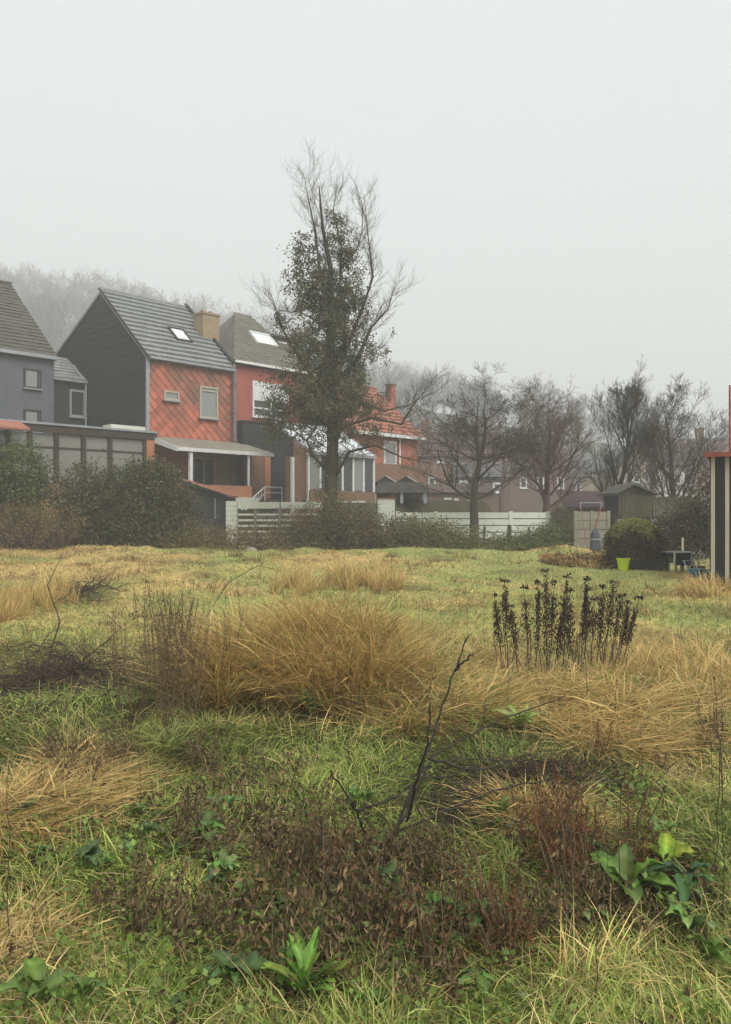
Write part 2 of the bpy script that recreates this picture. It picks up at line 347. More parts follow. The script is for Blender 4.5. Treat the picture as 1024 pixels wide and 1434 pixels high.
def skylight(parent, x0, x1, y0, z0, y1, z1, t0, t1, m_frame, m_glass):
    """roof window lying on the slope between fractions t0..t1"""
    L = math.hypot(y1 - y0, z1 - z0); ny_, nz_ = -(z1 - z0) / L, (y1 - y0) / L
    P = lambda x, t, h: (x, y0 + (y1 - y0) * t + ny_ * h, z0 + (z1 - z0) * t + nz_ * h)
    b = MB(); f = .09; g = f / L
    for (a0, a1, s0, s1) in ((x0, x0 + f, t0, t1), (x1 - f, x1, t0, t1), (x0 + f, x1 - f, t0, t0 + g), (x0 + f, x1 - f, t1 - g, t1)):
        b.prism([P(a0, s0, .02), P(a1, s0, .02), P(a1, s1, .02), P(a0, s1, .02)], (0, ny_ * .12, nz_ * .12))
    o = b.build('skylight', m_frame, parent)
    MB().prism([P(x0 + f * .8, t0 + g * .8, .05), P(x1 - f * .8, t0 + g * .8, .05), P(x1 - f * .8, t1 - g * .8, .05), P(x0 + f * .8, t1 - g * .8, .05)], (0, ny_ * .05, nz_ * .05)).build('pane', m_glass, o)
    return o
M['sky_glass'] = glassmat('roof_glass_painted_sky', (.68, .71, .72), .15)  # milky white glazing; base colour also carries the bright sky reflection

# --- slate-gabled house with the red shingle facade
def red_house():
    f = Fr(); h = f.root('red_shingle_house')
    tag(h, 'house with dark slate gable, red diamond-shingled rear wall and dark tiled roof', 'house', 'houses in the row')
    S = 4.5; W1 = 4.1; ze = 8.45 - FLOOR; za = ze + 3.6; W2 = 8.9; zr = 9.64 - FLOOR
    # dark slate gable, built as a wall slab with the roof profile
    g = MB().prism([(0, 0, -.6), (0, 0, ze), (0, W1, za), (0, W2, zr), (0, W2, -.6)], (.25, 0, 0)).build('gable_wall', M['slate'], h)
    zz = -.2; lay = MB()
    while zz < za - .2:                                     # courses of slate, each lower edge proud of the one below
        y0 = .02 if zz < ze else .02 + (zz - ze) / 3.6 * W1
        y1 = W2 - .02 if zz < zr else W2 - (zz - zr) / (za - zr) * (W2 - W1)
        y0b = .02 if zz + .3 < ze else .02 + (zz + .3 - ze) / 3.6 * W1; y1b = W2 - .02 if zz + .3 < zr else W2 - (zz + .3 - zr) / (za - zr) * (W2 - W1)
        if y1b - y0b > .1: lay.poly([(-.016, y0b, zz), (-.004, y0b, zz + .31), (-.004, y1b, zz + .31), (-.016, y1b, zz)]); lay.poly([(-.016, y0b, zz), (-.016, y1b, zz), (-.002, y1b, zz - .006), (-.002, y0b, zz - .006)])
        zz += .3
    lay.build('slate_courses', M['slate'], h, kind='stuff')
    BX('end_wall', M['brick_br'], h, S - .2, S, .3, W2, -.6, ze)
    zc = f.Z(612, 0.1)                                      # foot of the shingles
    BX('rear_wall', M['brick_or'], h, .25, S, .004, .3, -.6, ze - .02)
    # diamond shingles, each a piece of its own
    r = random.Random(4); d = .205
    rows = int((ze - zc) / d) + 1; cols = int((S - .1) / (2 * d)) + 1
    for i in range(rows + 1):
        for j in range(cols + 1):
            cx = .14 + j * 2 * d + (d if i % 2 else 0); cz = zc + i * d
            if cx > S - .14 or cz > ze - .03: continue
            q = r.uniform(.74, 1.16); st_ = min(.7, max(0, vnoise(cx, cz, .9, 3) - .25) * 1.3) * (.35 + .65 * (cz - zc) / (ze - zc))
            c = (.44 * q * (1 - st_), .14 * q * (1 - st_ * .5), .085 * q * (1 - .25 * st_))
            x0, x1 = max(.1, cx - d), min(S - .02, cx + d); zt = min(cz + d, ze - .02)
            tip = -.045 - r.uniform(0, .02); b = MB()
            b.poly([(cx, tip, cz - d * 1.03), (x1, -.022, cz), (cx, -.004, zt), (x0, -.022, cz)], c)
            b.poly([(cx, tip, cz - d * 1.03), (x0, -.022, cz), (cx, .002, cz - d * .88)], c); b.poly([(cx, tip, cz - d * 1.03), (cx, .002, cz - d * .88), (x1, -.022, cz)], c)
            b.build('shingle', M['red_shingle'], h)
    BX('backing_board', mat('red_board', (.30, .075, .04), (.24, .06, .035), 3), h, .1, S - .02, -.001, .003, zc - .05, ze - .03)
    BX('corner_trim', M['zinc'], h, -.06, .1, -.05, .02, -.2, ze - .02)
    # roof
    tile_slope('roof_tiles', M['tile_dark'], h, -.08, S + .05, -.18, ze - .12, W1, za, .38, .34, .12)
    rf = MB().prism([(-.05, -.1, ze - .12), (-.05, W1, za - .06), (-.05, W2 + .1, zr - .08), (-.05, W2 + .1, zr - .2), (-.05, W1, za - .2), (-.05, -.1, ze - .26)], (S + .1, 0, 0)).build('roof', M['tile_dark'], h)
    BX('ridge_cap', M['tile_dark'], rf, -.1, S + .08, W1 - .12, W1 + .12, za - .02, za + .07)
    BX('gutter', M['zinc'], rf, 0, S, -.3, -.15, ze - .22, ze - .12)
    MB().prism([(-.11, -.2, ze - .2), (-.11, W1, za - .04), (-.11, W1, za + .06), (-.11, -.2, ze - .08)], (.05, 0, 0)).build('verge', M['slate'], rf)
    x0 = f.X(247, 1.0); x1 = f.X(266, 1.0)
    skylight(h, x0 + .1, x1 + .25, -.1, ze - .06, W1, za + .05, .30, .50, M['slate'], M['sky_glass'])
    MB().prism([(S + .06, -.1, ze - .1), (S + .06, W1, za), (S + .06, W1, za + .22), (S + .06, -.1, ze + .16)], (.16, 0, 0)).build('parapet', M['slate'], rf)
    # windows
    for (p0, p1, q0, q1, gl, trn) in ((228, 249, 548, 561, M['glass_lt'], ()), (278, 303, 542, 586, M['glass_lt'], (.86,))):
        x0, x1 = f.X(p0), f.X(p1); xm = .5 * (x0 + x1)
        window(h, x0, x1, f.Z(q1, xm), f.Z(q0, xm), -.08, M['wood_lt'], gl, trans=trn, fw=.075, depth=.07)
    # ground floor door behind the porch
    x0, x1 = f.X(269), f.X(301); 
    window(h, x0, x1, .05, f.Z(640, x0), .0, M['wood_lt'], M['glass'], bars=(.5,), trans=(), fw=.09, sill=False, name='door')
    BX('brick_pier', M['brick_tan'], h, f.X(309), f.X(319), -.06, .004, -.3, f.Z(625, 3))
    # drain pipe at the joint
    p = MB().bar((S + .02, -.16, .3), (S + .02, -.16, ze + .15), .07, k=8)
    for k in range(4): p.box(S - .09, S + .13, -.25, -.1, 1.4 + k * 1.35, 1.48 + k * 1.35)
    p.build('downpipe', M['pvc'], h)
    BX('joint_wall', M['pvc'], h, S - .02, S + .22, -.1, .1, -.3, ze + .1)
    return h
red_house()

def porch():
    """lean-to canopy and terrace in front of the red house"""
    f = Fr(); h = f.root('porch_canopy'); tag(h, 'lean-to porch canopy on pale posts against the red shingled house', 'porch')
    w = -2.3; xa = .0; xb = f.X(381, w); z0 = f.Z(628, f.X(266, w), w); z1 = f.Z(611, .1)
    rf = MB().prism([(xa, w - .1, z0 - .08), (xa, -.07, z1 - .06), (xa, -.07, z1 + .02), (xa, w - .1, z0 + .02)], (xb - xa, 0, 0)).build('roof', M['conc'], h)
    BX('fascia', M['white'], rf, xa, xb + .02, w - .14, w - .105, z0 - .13, z0 + .03)
    MB().prism([(xa - .04, w - .1, z0 - .16), (xa - .04, -.1, z1 - .2), (xa - .04, -.1, z1 + .05), (xa - .04, w - .1, z0 + .05)], (.035, 0, 0)).build('side_fascia', M['white'], rf)
    for k in range(9): xx = xa + .3 + k * (xb - xa - .5) / 8; MB().prism([(xx, w, z0 - .16), (xx, -.1, z1 - .14), (xx, -.1, z1 - .065), (xx, w, z0 - .085)], (.06, 0, 0)).build('rafter', M['wood_lt'], rf)
    for px, t in ((267, .07), (348, .04)):
        x = f.X(px, w); BX('post', M['white'], h, x - t, x + t, w - t, w + t, -.2, z0 - .14)
    x1 = f.X(378, -.75); BX('side_wall', M['brick_br'], h, 4.8, x1, -.75, -.55, -.6, z0 + .3)
    BX('end_pier', M['brick_or'], h, x1 - .35, x1 + .01, -.8, -.752, -.6, z0 - .02)
    xw0, xw1 = f.X(283, -2.6), f.X(350, -2.6); zt = f.Z(679, xw0, -2.6)
    pw = BX('parapet_wall', M['brick_or'], h, xw0 - 1.2, xw1, -2.75, -2.55, -1.6, zt)
    BX('wall_coping', M['white_conc'], pw, xw0 - 1.2, xw1 + .3, -2.95, -2.752, -1.4, f.Z(697, xw1, -2.7))
    BX('terrace_slab', M['conc'], h, -.3, xb + .3, -2.55, -.1, -.5, -.02)
porch()

def handrail():
    f = Fr(); o = f.root('handrail'); w = -2.8; tag(o, 'white metal stair handrail beside the orange brick terrace wall', 'handrail')
    P = lambda px, py: (f.X(px, w), w, f.Z(py, f.X(px, w), w))
    MB().bar(P(349, 702), P(371, 682), .03).bar(P(371, 682), P(395, 683), .03).build('rail', M['white'], o)
    MB().bar(P(357, 703), P(371, 691), .02).bar(P(371, 690), P(395, 690), .02).build('lower_rail', M['white'], o)
    for px, t in ((371, 682), (395, 683)): MB().bar(P(px, 706), P(px, t), .028).build('post', M['white'], o)
    for k in range(4): MB().bar(P(353 + k * 4, 704), P(355 + k * 4, 698 - k * 4), .014).build('baluster', M['white'], o)
    for k in range(4):
        BX('step', M['conc'], o, f.X(352, w) - .1, f.X(397, w), w + .05 - k * .25 - .25, w + .05 - k * .25, -1.6, -.35 - k * .2)
handrail()

def left_house():
    s0, w0 = -1.75, 5.2; f = Fr(s0, w0); h = f.root('grey_house'); tag(h, 'blue-grey clad house with brown tiled roof and small black windows', 'house', 'houses in the row')
    ze = f.Z(500, 0); W1 = 5.15; za = 13.2 - FLOOR; XL = -6.5
    BX('wall', M['grey_render'], h, XL, 0, 0, 2 * W1, -.6, ze - .02)
    MB().prism([(-.02, 0, ze - .03), (-.02, W1, za - .15), (-.02, 2 * W1, ze - .03)], (-.2, 0, 0)).build('gable_wall', M['slate'], h)
    tile_slope('roof_tiles', M['tile_brown'], h, XL - .1, .08, -.2, ze - .02, W1, za, .33, .3, .045)
    rf = MB().prism([(XL, -.12, ze - .1), (XL, W1, za - .06), (XL, 2 * W1 + .1, ze - .1), (XL, 2 * W1 + .1, ze - .2), (XL, W1, za - .2), (XL, -.12, ze - .2)], (.05 - XL, 0, 0)).build('roof', M['tile_brown'], h)
    BX('fascia', M['zinc'], rf, XL, .08, -.3, -.16, ze - .17, ze - .01)
    BX('ridge_cap', M['tile_brown'], rf, XL, .1, W1 - .12, W1 + .12, za - .02, za + .08)
    for (p0, p1, q0, q1) in ((33, 57, 517, 544), (33, 57, 574, 604), (-40, -12, 510, 538)):
        x0, x1 = f.X(p0), f.X(p1); xm = .5 * (x0 + x1); 
        o = window(h, x0, x1, f.Z(q1, xm), f.Z(q0, xm), -.02, M['slate'], M['glass_lt'], bars=(.82,), fw=.07)
    f2 = Fr(0, 5.49); a = f2.root('side_extension'); tag(a, 'narrow dark extension wedged between grey house and slate gable', 'extension')
    ze = f2.Z(531, -.8); XL = -1.72
    BX('wall', M['slate'], a, XL, -.05, 0, 2.2, -.6, ze - .02)
    tile_slope('roof_tiles', M['tile_dark'], a, XL, -.06, -.12, ze, 2.0, ze + 1.35, .33, .32, .05)
    MB().prism([(XL, -.1, ze - .08), (XL, 2.1, ze + 1.3), (XL, 2.1, ze + 1.2), (XL, -.1, ze - .18)], (-.05 - XL, 0, 0)).build('roof', M['tile_dark'], a)
    BX('gutter', M['zinc'], a, XL, -.08, -.24, -.12, ze - .14, ze - .03)
    x0, x1 = f2.X(97), f2.X(119); window(a, x0, x1, f2.Z(583, x0), f2.Z(545, x0), -.01, M['zinc'], M['glass'], fw=.09)
    MB().bar((-.12, -.12, -.5), (-.12, -.12, ze - .2), .05).bar((-.12, -.12, ze - .2), (-.5, .35, ze + .75), .05).build('downpipe', M['zinc'], a)
left_house()

def veranda():
    f = Fr(0, -.45); h = f.root('glazed_veranda'); tag(h, 'long low veranda with brown posts and dusty glass in front of grey house', 'veranda')
    zt = f.Z(606, 0) ; XL = f.X(-30); zb = zt - .32
    rf = MB().prism([(XL, -.25, zt - .08), (XL, 3.6, zt + .25), (XL, 3.6, zt + .33), (XL, -.25, zt)], (.05 - XL, 0, 0)).build('roof', M['felt'], h)
    BX('roof_edge', M['zinc'], rf, XL, .1, -.3, -.253, zt - .05, zt + .03)
    BX('fascia', M['wood'], rf, XL, .08, -.24, -.12, zb - .02, zt - .085)
    pxs = [-30, 10, 40, 77, 115, 152, 201]
    for p in pxs:
        x = f.X(p); BX('post', M['wood'], h, x - .09, x + .09, -.18, .02, -.6, zb - .03)
    for i in range(len(pxs) - 1):
        x0, x1 = f.X(pxs[i]) + .1, f.X(pxs[i + 1]) - .1
        BX('pane', M['glass_ver'], h, x0, x1, -.09, -.06, .55, zb - .06)
        BX('transom', M['wood'], h, x0, x1, -.12, -.05, zb - .62, zb - .55)
        BX('curtain', M['conc'], h, x0 + .03, x1 - .03, .04, .06, zb - .5, zb - .08)
    BX('base_wall', M['brick_br'], h, XL, 0, -.2, .0, -.8, .5)
    BX('end_pier', M['brick_or'], h, f.X(202), f.X(213), -.22, .2, -.8, zb + .1)
    x0 = f.X(154, .6); x1 = f.X(205, .6); BX('roof_box', M['white_conc'], h, x0, x1, .5, 1.2, zt + .06, zt + .28)
    x1 = f.X(33, -.6); MB().prism([(XL, -1.2, zt - .42), (XL, -.3, zt - .1), (XL, -.3, zt - .02), (XL, -1.2, zt - .34)], (x1 - XL, 0, 0)).build('red_awning', M['tile_red'], h)
veranda()

def pink_house():
    f = Fr(4.75, .05); h = f.root('pink_house'); tag(h, 'pink rendered house with hipped slate roof and half-lowered white shutter', 'house', 'houses in the row')
    L = 4.7; ze = f.Z(506, 0); D = 6.2; xa0, xa1 = 2.3, 3.2; za = 12.05 - FLOOR
    BX('wall', M['pink'], h, 0, L, 0, D, f.Z(592, .5) - .1, ze - .03)
    BX('lower_wall', M['brick_br'], h, .02, L - .02, .02, D - .05, -.6, f.Z(592, .5) - .102)
    o = .2
    e = [(-o, -o, ze), (L + o, -o, ze), (L + o, D + o, ze), (-o, D + o, ze)]; r0 = (xa0, D / 2, za); r1 = (xa1, D / 2, za)
    b = MB().poly([e[0], e[1], r1, r0]).poly([e[1], e[2], r1]).poly([e[2], e[3], r0, r1]).poly([e[3], e[0], r0]).poly(e[::-1])
    rf = b.build('roof', M['slate_hip'], h)
    tile_slope('roof_slates', M['slate_hip'], h, -o, L + o, -o - .02, ze + .02, D / 2, za + .02, .26, .26, .022, .008, skew0=xa0 + o, skew1=L + o - xa1)
    BX('gutter', M['white'], rf, -o, L + o, -o - .14, -o - .02, ze - .1, ze + .01)
    BX('eave_board', M['slate'], rf, -o, L + o, -o + .02, .0, ze - .16, ze - .01)
    x0, x1 = f.X(353), f.X(403); z0, z1 = f.Z(583, x0), f.Z(533, x0)
    w = window(h, x0, x1, z0, z1, -.02, None, M['glass'], bars=(.5,), trans=(.25,), fw=.09)
    BX('shutter', M['blind'], w, x0 + .1, x1 - .1, -.075, -.04, z0 + (z1 - z0) * .46, z1 - .1)
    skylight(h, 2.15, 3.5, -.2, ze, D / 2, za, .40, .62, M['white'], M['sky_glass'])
    d = MB().box(3.6, 5.4, 1.6, 3.6, ze + .9, ze + 2.0).build('dormer', M['slate_hip'], h)
    BX('dormer_roof', M['felt'], d, 3.45, 5.55, 1.4, 3.7, ze + 2.003, ze + 2.12)
    window(h, 3.9, 5.1, ze + 1.2, ze + 1.8, 1.59, None, M['glass_lt'], fw=.07)
    # chimney between the two roofs
    c = Fr(4.6, 2.0); ch = BX('chimney', M['brick_tan'], h, -.75, .2, 1.6, 2.4, ze - 1, c.Z(443, -.2) + .02)
    zt = c.Z(443, -.2) + .02
    BX('chimney_cap', M['brick_tan'], ch, -.8, .25, 1.55, 2.45, zt + .003, zt + .1)
    for k in range(2): MB().bar((-.5 + k * .45, 2, zt + .1), (-.5 + k * .45, 2, zt + .26), .1, .08, 8).build('chimney_pot', M['tile_red'], ch)
    # dark annex below the pink wall
    a = Fr(4.75, -.5); an = a.root('slate_annex'); tag(an, 'dark slate-clad annex standing below the pink wall', 'annex')
    xr = a.X(411); zt = a.Z(591, .3)
    BX('wall', M['slate_annex'], an, -.02, xr, 0, .54, -.6, zt)
    b = MB(); z = -.4; rr = random.Random(5)
    while z < zt - .2:
        x = 0
        while x < xr - .01:
            x2 = min(xr, x + .3); b.poly([(x + .005, -.03 - rr.uniform(0, .01), z), (x2 - .005, -.03, z), (x2 - .005, -.004, z + .24), (x + .005, -.004, z + .24)]); x = x2
        z += .22
    b.build('slate_courses', M['slate_annex'], an, kind='stuff')
    BX('coping', M['slate'], an, -.03, xr + .05, -.08, .53, zt + .003, zt + .07)
pink_house()

def brick_house():
    # corner D at the right end of the orange roof
    dx, dy = (587 - HX) / F * 42, 42.0
    s = (dx - A0[0]) * U[0] + (dy - A0[1]) * U[1]; w = (dx - A0[0]) * V[0] + (dy - A0[1]) * V[1]
    f = Fr(s, w); h = f.root('orange_roof_house'); tag(h, 'brick house with orange tiled roof and tall red chimney behind the ivy-clad tree', 'house', 'houses in the row')
    ze = f.Z(611, 0); W1 = 3.3; za = f.Z(545, 0, W1); XL = -5.2
    BX('wall', M['brick_rd'], h, XL + .1, -.15, 0, 2 * W1, -.6, ze - .05)
    MB().prism([(-.16, 0, ze - .06), (-.16, W1, za - .15), (-.16, 2 * W1, ze - .06)], (-.2, 0, 0)).build('gable_wall', M['brick_rd'], h)
    tile_slope('roof_tiles', M['tile_red'], h, XL, .1, -.3, ze - .06, W1, za, .34, .3, .05)
    rf = MB().prism([(XL, -.25, ze - .12), (XL, W1, za - .06), (XL, 2 * W1 + .25, ze - .12), (XL, 2 * W1 + .25, ze - .22), (XL, W1, za - .2), (XL, -.25, ze - .22)], (.06 - XL, 0, 0)).build('roof', M['tile_red'], h)
    BX('fascia', M['white'], rf, XL, .12, -.42, -.27, ze - .24, ze - .08)
    BX('ridge_cap', M['tile_red'], rf, XL, .12, W1 - .12, W1 + .12, za - .01, za + .09)
    zt = f.Z(534, 0, 3.9) ; x0 = f.X(544, 4.0); x1 = x0 + .42
    ch = BX('chimney', M['brick_rd'], h, x0, x1, 3.8, 4.2, ze, zt); BX('chimney_cap', M['brick_br'], ch, x0 - .05, x1 + .05, 3.75, 4.25, zt + .003, zt + .1)
    x0, x1 = f.X(537), f.X(554); window(h, x0, x1, f.Z(651, x0), f.Z(617, x0), -.01, None, M['glass_lt'], fw=.08)
    x = f.X(558); MB().bar((x, -.1, -.3), (x, -.1, ze - .2), .05).build('downpipe', M['white'], h)
    BX('lower_extension', M['brick_br'], h, f.X(520, -1.2), f.X(600, -1.2) - .2, -1.2, -.03, -.7, f.Z(655, 0))
    # white-framed conservatory against the brick house
    c = Fr(s, w - 2.6); k = c.root('conservatory'); tag(k, 'white-framed conservatory with sloping glass roof behind the ivy-clad tree', 'conservatory')
    xa, xb = c.X(432), c.X(523); z0 = c.Z(636, (xa + xb) / 2); z1 = f.Z(600, f.X(470), 0)
    pan = 6
    for i in range(pan):
        a0 = xa + (xb - xa) * i / pan; a1 = xa + (xb - xa) * (i + 1) / pan
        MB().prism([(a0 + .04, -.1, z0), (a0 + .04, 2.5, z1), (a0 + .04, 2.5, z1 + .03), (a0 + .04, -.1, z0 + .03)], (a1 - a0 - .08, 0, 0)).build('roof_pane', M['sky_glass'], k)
        BX('wall_pane', M['glass_lt'] if i in (0, 4) else M['glass'], k, a0 + .06, a1 - .06, .0, .03, .35, z0 - .1)
    for i in range(pan + 1):
        a = xa + (xb - xa) * i / pan
        MB().prism([(a - .035, -.12, z0 - .03), (a - .035, 2.5, z1 - .03), (a - .035, 2.5, z1 + .06), (a - .035, -.12, z0 + .06)], (.07, 0, 0)).build('rafter', M['zinc'], k)
        BX('mullion', M['white'], k, a - .05, a + .05, -.04, .07, -.3, z0 - .04)
    BX('eave_beam', M['zinc'], k, xa - .06, xb + .06, -.16, -.125, z0 - .12, z0 + .02); BX('plinth', M['brick_br'], k, xa, xb, -.1, .1, -.7, .3)
    MB().prism([(xb + .05, 0, -.3), (xb + .05, 2.5, -.3), (xb + .05, 2.5, z1 - .05), (xb + .05, 0, z0 - .05)], (.06, 0, 0)).build('side_wall', M['white'], k)
    xg = c.X(410); BX('garden_wall', M['brick_br'], k, xg, xa - .15, .2, .45, -.7, c.Z(640, xa)); BX('garden_post', M['white'], k, xg + .02, xg + .14, .05, .17, -.7, c.Z(640, xg))
brick_house()

def carport():
    Y = 36.0; p0, p1 = at(520, 690, Y), at(601, 690, Y); zg = th(p0.x, Y); h = empty('carport', (p0.x, Y, zg)); tag(h, 'flat grey felt-roofed carport with two small roof lights beside the brick house', 'carport')
    L = p1.x - p0.x; zt = p0.z - zg
    BX('roof', M['felt'], h, -.1, L, -.2, 3, zt, zt + .3); BX('roof_upstand', M['felt'], h, .3, L - .2, .4, 2.6, zt + .303, zt + .5)
    for a in (.7, L - 1.0):
        MB().prism([(a - .5, .5, zt + .5), (a + .5, .5, zt + .5), (a, .5, zt + .8)], (0, 1.6, 0)).build('roof_light', M['blackpl'], h)
        MB().prism([(a + .5, .48, zt + .5), (a + .44, .48, zt + .5), (a - .04, .48, zt + .8), (a + .02, .48, zt + .8)], (0, -.03, 0)).build('light_trim', M['white'], h)
    for x in (.1, L * .5, L - .25): BX('post', M['wood_lt'] if x < 1 else M['zinc'], h, x, x + .14, -.1, .04, -.2, zt - .01)
    BX('back_wall', M['conc'], h, 0, L - .1, 2.7, 2.9, -.3, zt - .01); BX('side_panel', M['brick_or'], h, .9, 1.1, .1, .4, -.2, zt - .01)
carport()

# ------------------------------------------------------------------ fences and sheds
def slat_fence():
    Y = 30.0; a, b = at(333, 703, Y), at(452, 705, Y); z0 = th(a.x, Y); h = empty('slat_fence', (a.x, Y, z0)); L = b.x - a.x; zt = a.z - z0
    tag(h, 'white open-slat garden fence with solid white end pillar beside the charcoal shed', 'fence')
    for i in range(9): BX('slat', M['white_conc'], h, .02, L, -.03, .03, zt - .52 - i * .215, zt - .44 - i * .215)
    for i in range(2): BX('rail', M['white_conc'], h, .0 + i * (L / 2 + .02), L / 2 - .02 + i * (L / 2 + .02), -.05, .05, zt - .25, zt)
    for x in (.68, L * .5, L - .1): BX('post', M['conc'], h, x - .05, x + .05, -.1, -.034, -.2, zt - .27)
    n = 9
    for i in range(n): BX('pillar_block', M['white_conc'], h, -.43, -.02, -.12, .2, -.1 + i * (zt + .14) / n + .006, -.1 + (i + 1) * (zt + .14) / n - .006)
    BX('pillar_core', M['conc'], h, -.42, -.03, -.105, .19, -.2, zt + .03)
slat_fence()
def panel_fence():
    Y = 30.2; h0 = at(557, 717, Y); z0 = th(h0.x, Y) - .1; h = empty('concrete_fence', (h0.x, Y, z0)); tag(h, 'whitewashed concrete panel fence behind the brambles, running past the bare spreading tree', 'fence')
    L = at(768, 717, Y).x - h0.x; zt = EYE - z0; nb = 4; nc = 5; r = random.Random(8)
    for i in range(nb + 1): BX('post', M['white_conc'], h, L * i / nb - .07, L * i / nb + .07, -.07, .07, -.2, zt + .03)
    for i in range(nb):
        for j in range(nc):
            BX('panel', M['white_conc'], h, L * i / nb + .072, L * (i + 1) / nb - .072, -.03 - r.uniform(0, .012), .03, zt * j / nc + .018, zt * (j + 1) / nc - .018)
    BX('backing', M['rubble'], h, .08, L - .08, .012, .028, 0, zt - .02)
    g = empty('block_wall', (at(529, 700, Y).x, Y, z0)); tag(g, 'short cream wall with red coping joining the concrete panel fence', 'wall')
    L2 = at(556, 700, Y).x - g.location.x; zz = at(529, 699, Y).z - z0
    BX('wall', M['white_conc'], g, 0, L2 - .08, -.1, .1, -.2, zz); BX('coping', M['tile_red'], g, -.03, L2 - .05, -.13, .13, zz + .003, zz + .05)
    s = empty('rubble_wall', (at(455, 700, Y).x, Y + .1, z0)); tag(s, 'grey blockwork wall behind the ivy-clad tree trunk', 'wall')
    L3 = at(527, 700, Y).x - s.location.x; zz = at(500, 704, Y).z - z0; rows = 7
    for j in range(rows):
        x = 0.0; 
        while x < L3 - .02:
            x2 = min(L3, x + r.uniform(.3, .5)); BX('block', M['rubble'], s, x + .008, x2 - .008, -.1 - r.uniform(0, .02), .05, zz * j / rows + .008, zz * (j + 1) / rows - .008); x = x2
    BX('core', M['conc'], s, 0, L3, -.06, .04, -.2, zz - .01); BX('coping', M['white_conc'], s, -.05, L3 - .4, -.15, .1, zz + .003, zz + .07)
panel_fence()
def wire_fence():
    h = None; Y = 28.3
    for i, (px, t) in enumerate(((678, 737), (713, 735), (740, 738))):
        b = gp(px, Y); o = MB(); top = at(px, t, Y).z - b.z; r = .085 if i == 1 else .05
        o.bar((0, 0, -.15), (.02, 0, top), r, r * .9, 7)
        o = o.build('fence_post', M['wood_post']); o.location = b
        tag(o, ('slim wooden fence post standing closest to the bare spreading tree', 'thick round wooden fence post before the concrete fence', 'slim wooden fence post near the end of the concrete fence')[i], 'post', 'wooden posts before the concrete fence')
wire_fence()
def charcoal_shed():
    Y = 30.6; a = gp(266, Y); h = empty('charcoal_shed', a); tag(h, 'small charcoal shed with orange sloping tile roof next to the white slat fence', 'shed')
    L = at(317, 700, Y).x - a.x; zl = at(250, 672, Y).z - a.z; zr = at(317, 694, Y).z - a.z
    MB().prism([(0, 0, -.2), (L, 0, -.2), (L, 0, zr - .06), (0, 0, zl - .25)], (0, 2.2, 0)).build('wall', M['shed'], h)
    for k in range(1, 9): x = L * k / 9; zz = zl - .25 + (zr - .06 - zl + .25) * k / 9; BX('board_joint', M['black'], h, x - .006, x + .006, -.008, .0, -.15, zz)
    BX('corner_batten', M['zinc'], h, L * .68, L * .71, -.03, -.009, .9, zr - .1); BX('door_edge', M['black'], h, L - .04, L + .03, -.03, .1, -.2, zr - .08)
    MB().prism([(-.55, -.15, zl + .02), (L + .08, -.15, zr - .06), (L + .08, -.15, zr + .02), (-.55, -.15, zl + .1)], (0, 2.5, 0)).build('roof', M['tile_red'], h)
    MB().prism([(-.55, -.2, zl - .04), (L + .1, -.2, zr - .12), (L + .1, -.2, zr + .0), (-.55, -.2, zl + .08)], (0, .045, 0)).build('barge_board', M['black'], h)
charcoal_shed()
def black_shed():
    Y = 15.0; a = gp(994, Y); h = empty('black_shed', a, math.radians(-25)); tag(h, 'black boarded shed with pale vertical battens and red roof edge', 'shed')
    zt = at(994, 640, Y).z - a.z; L = 3.2
    ca, sa = math.cos(math.radians(-25)), math.sin(math.radians(-25))
    def SX(px, ly):
        k = (px - HX) / F; return (k * (a.y + ca * ly) - a.x + sa * ly) / (ca - k * sa)
    BX('wall', M['black'], h, 0, L, 0, 3.4, -.2, zt)
    for k, px in enumerate((998.5, 1018.5, 1046, 1068, 1096)):
        x = SX(px, -.03); BX('batten', M['wood_lt'], h, x - .035, x + .035, -.05, -.003, .0, zt - .004)
    for k in range(11):
        x = .15 + k * .29; BX('board', M['black'], h, x + .008, x + .272, -.02 - .006 * (k % 2), -.002, .0, zt - .01)
    rf = BX('roof', M['felt'], h, -.04, L + .1, -.18, 3.4, zt + .003, zt + .06); BX('roof_edge', M['red_trim'], rf, -.10, L + .12, -.22, -.182, zt - .01, zt + .075)
    x = SX(1021.5, .1); z2 = at(1022, 540, Y).z - a.z
    MB().box(x - .01, x + .025, .1, .14, zt + .061, z2).build('roof_post', M['red_trim'], h)
    BX('ground_beam', M['wood_lt'], h, -.05, L, -.1, -.05, -.05, .04)
black_shed()

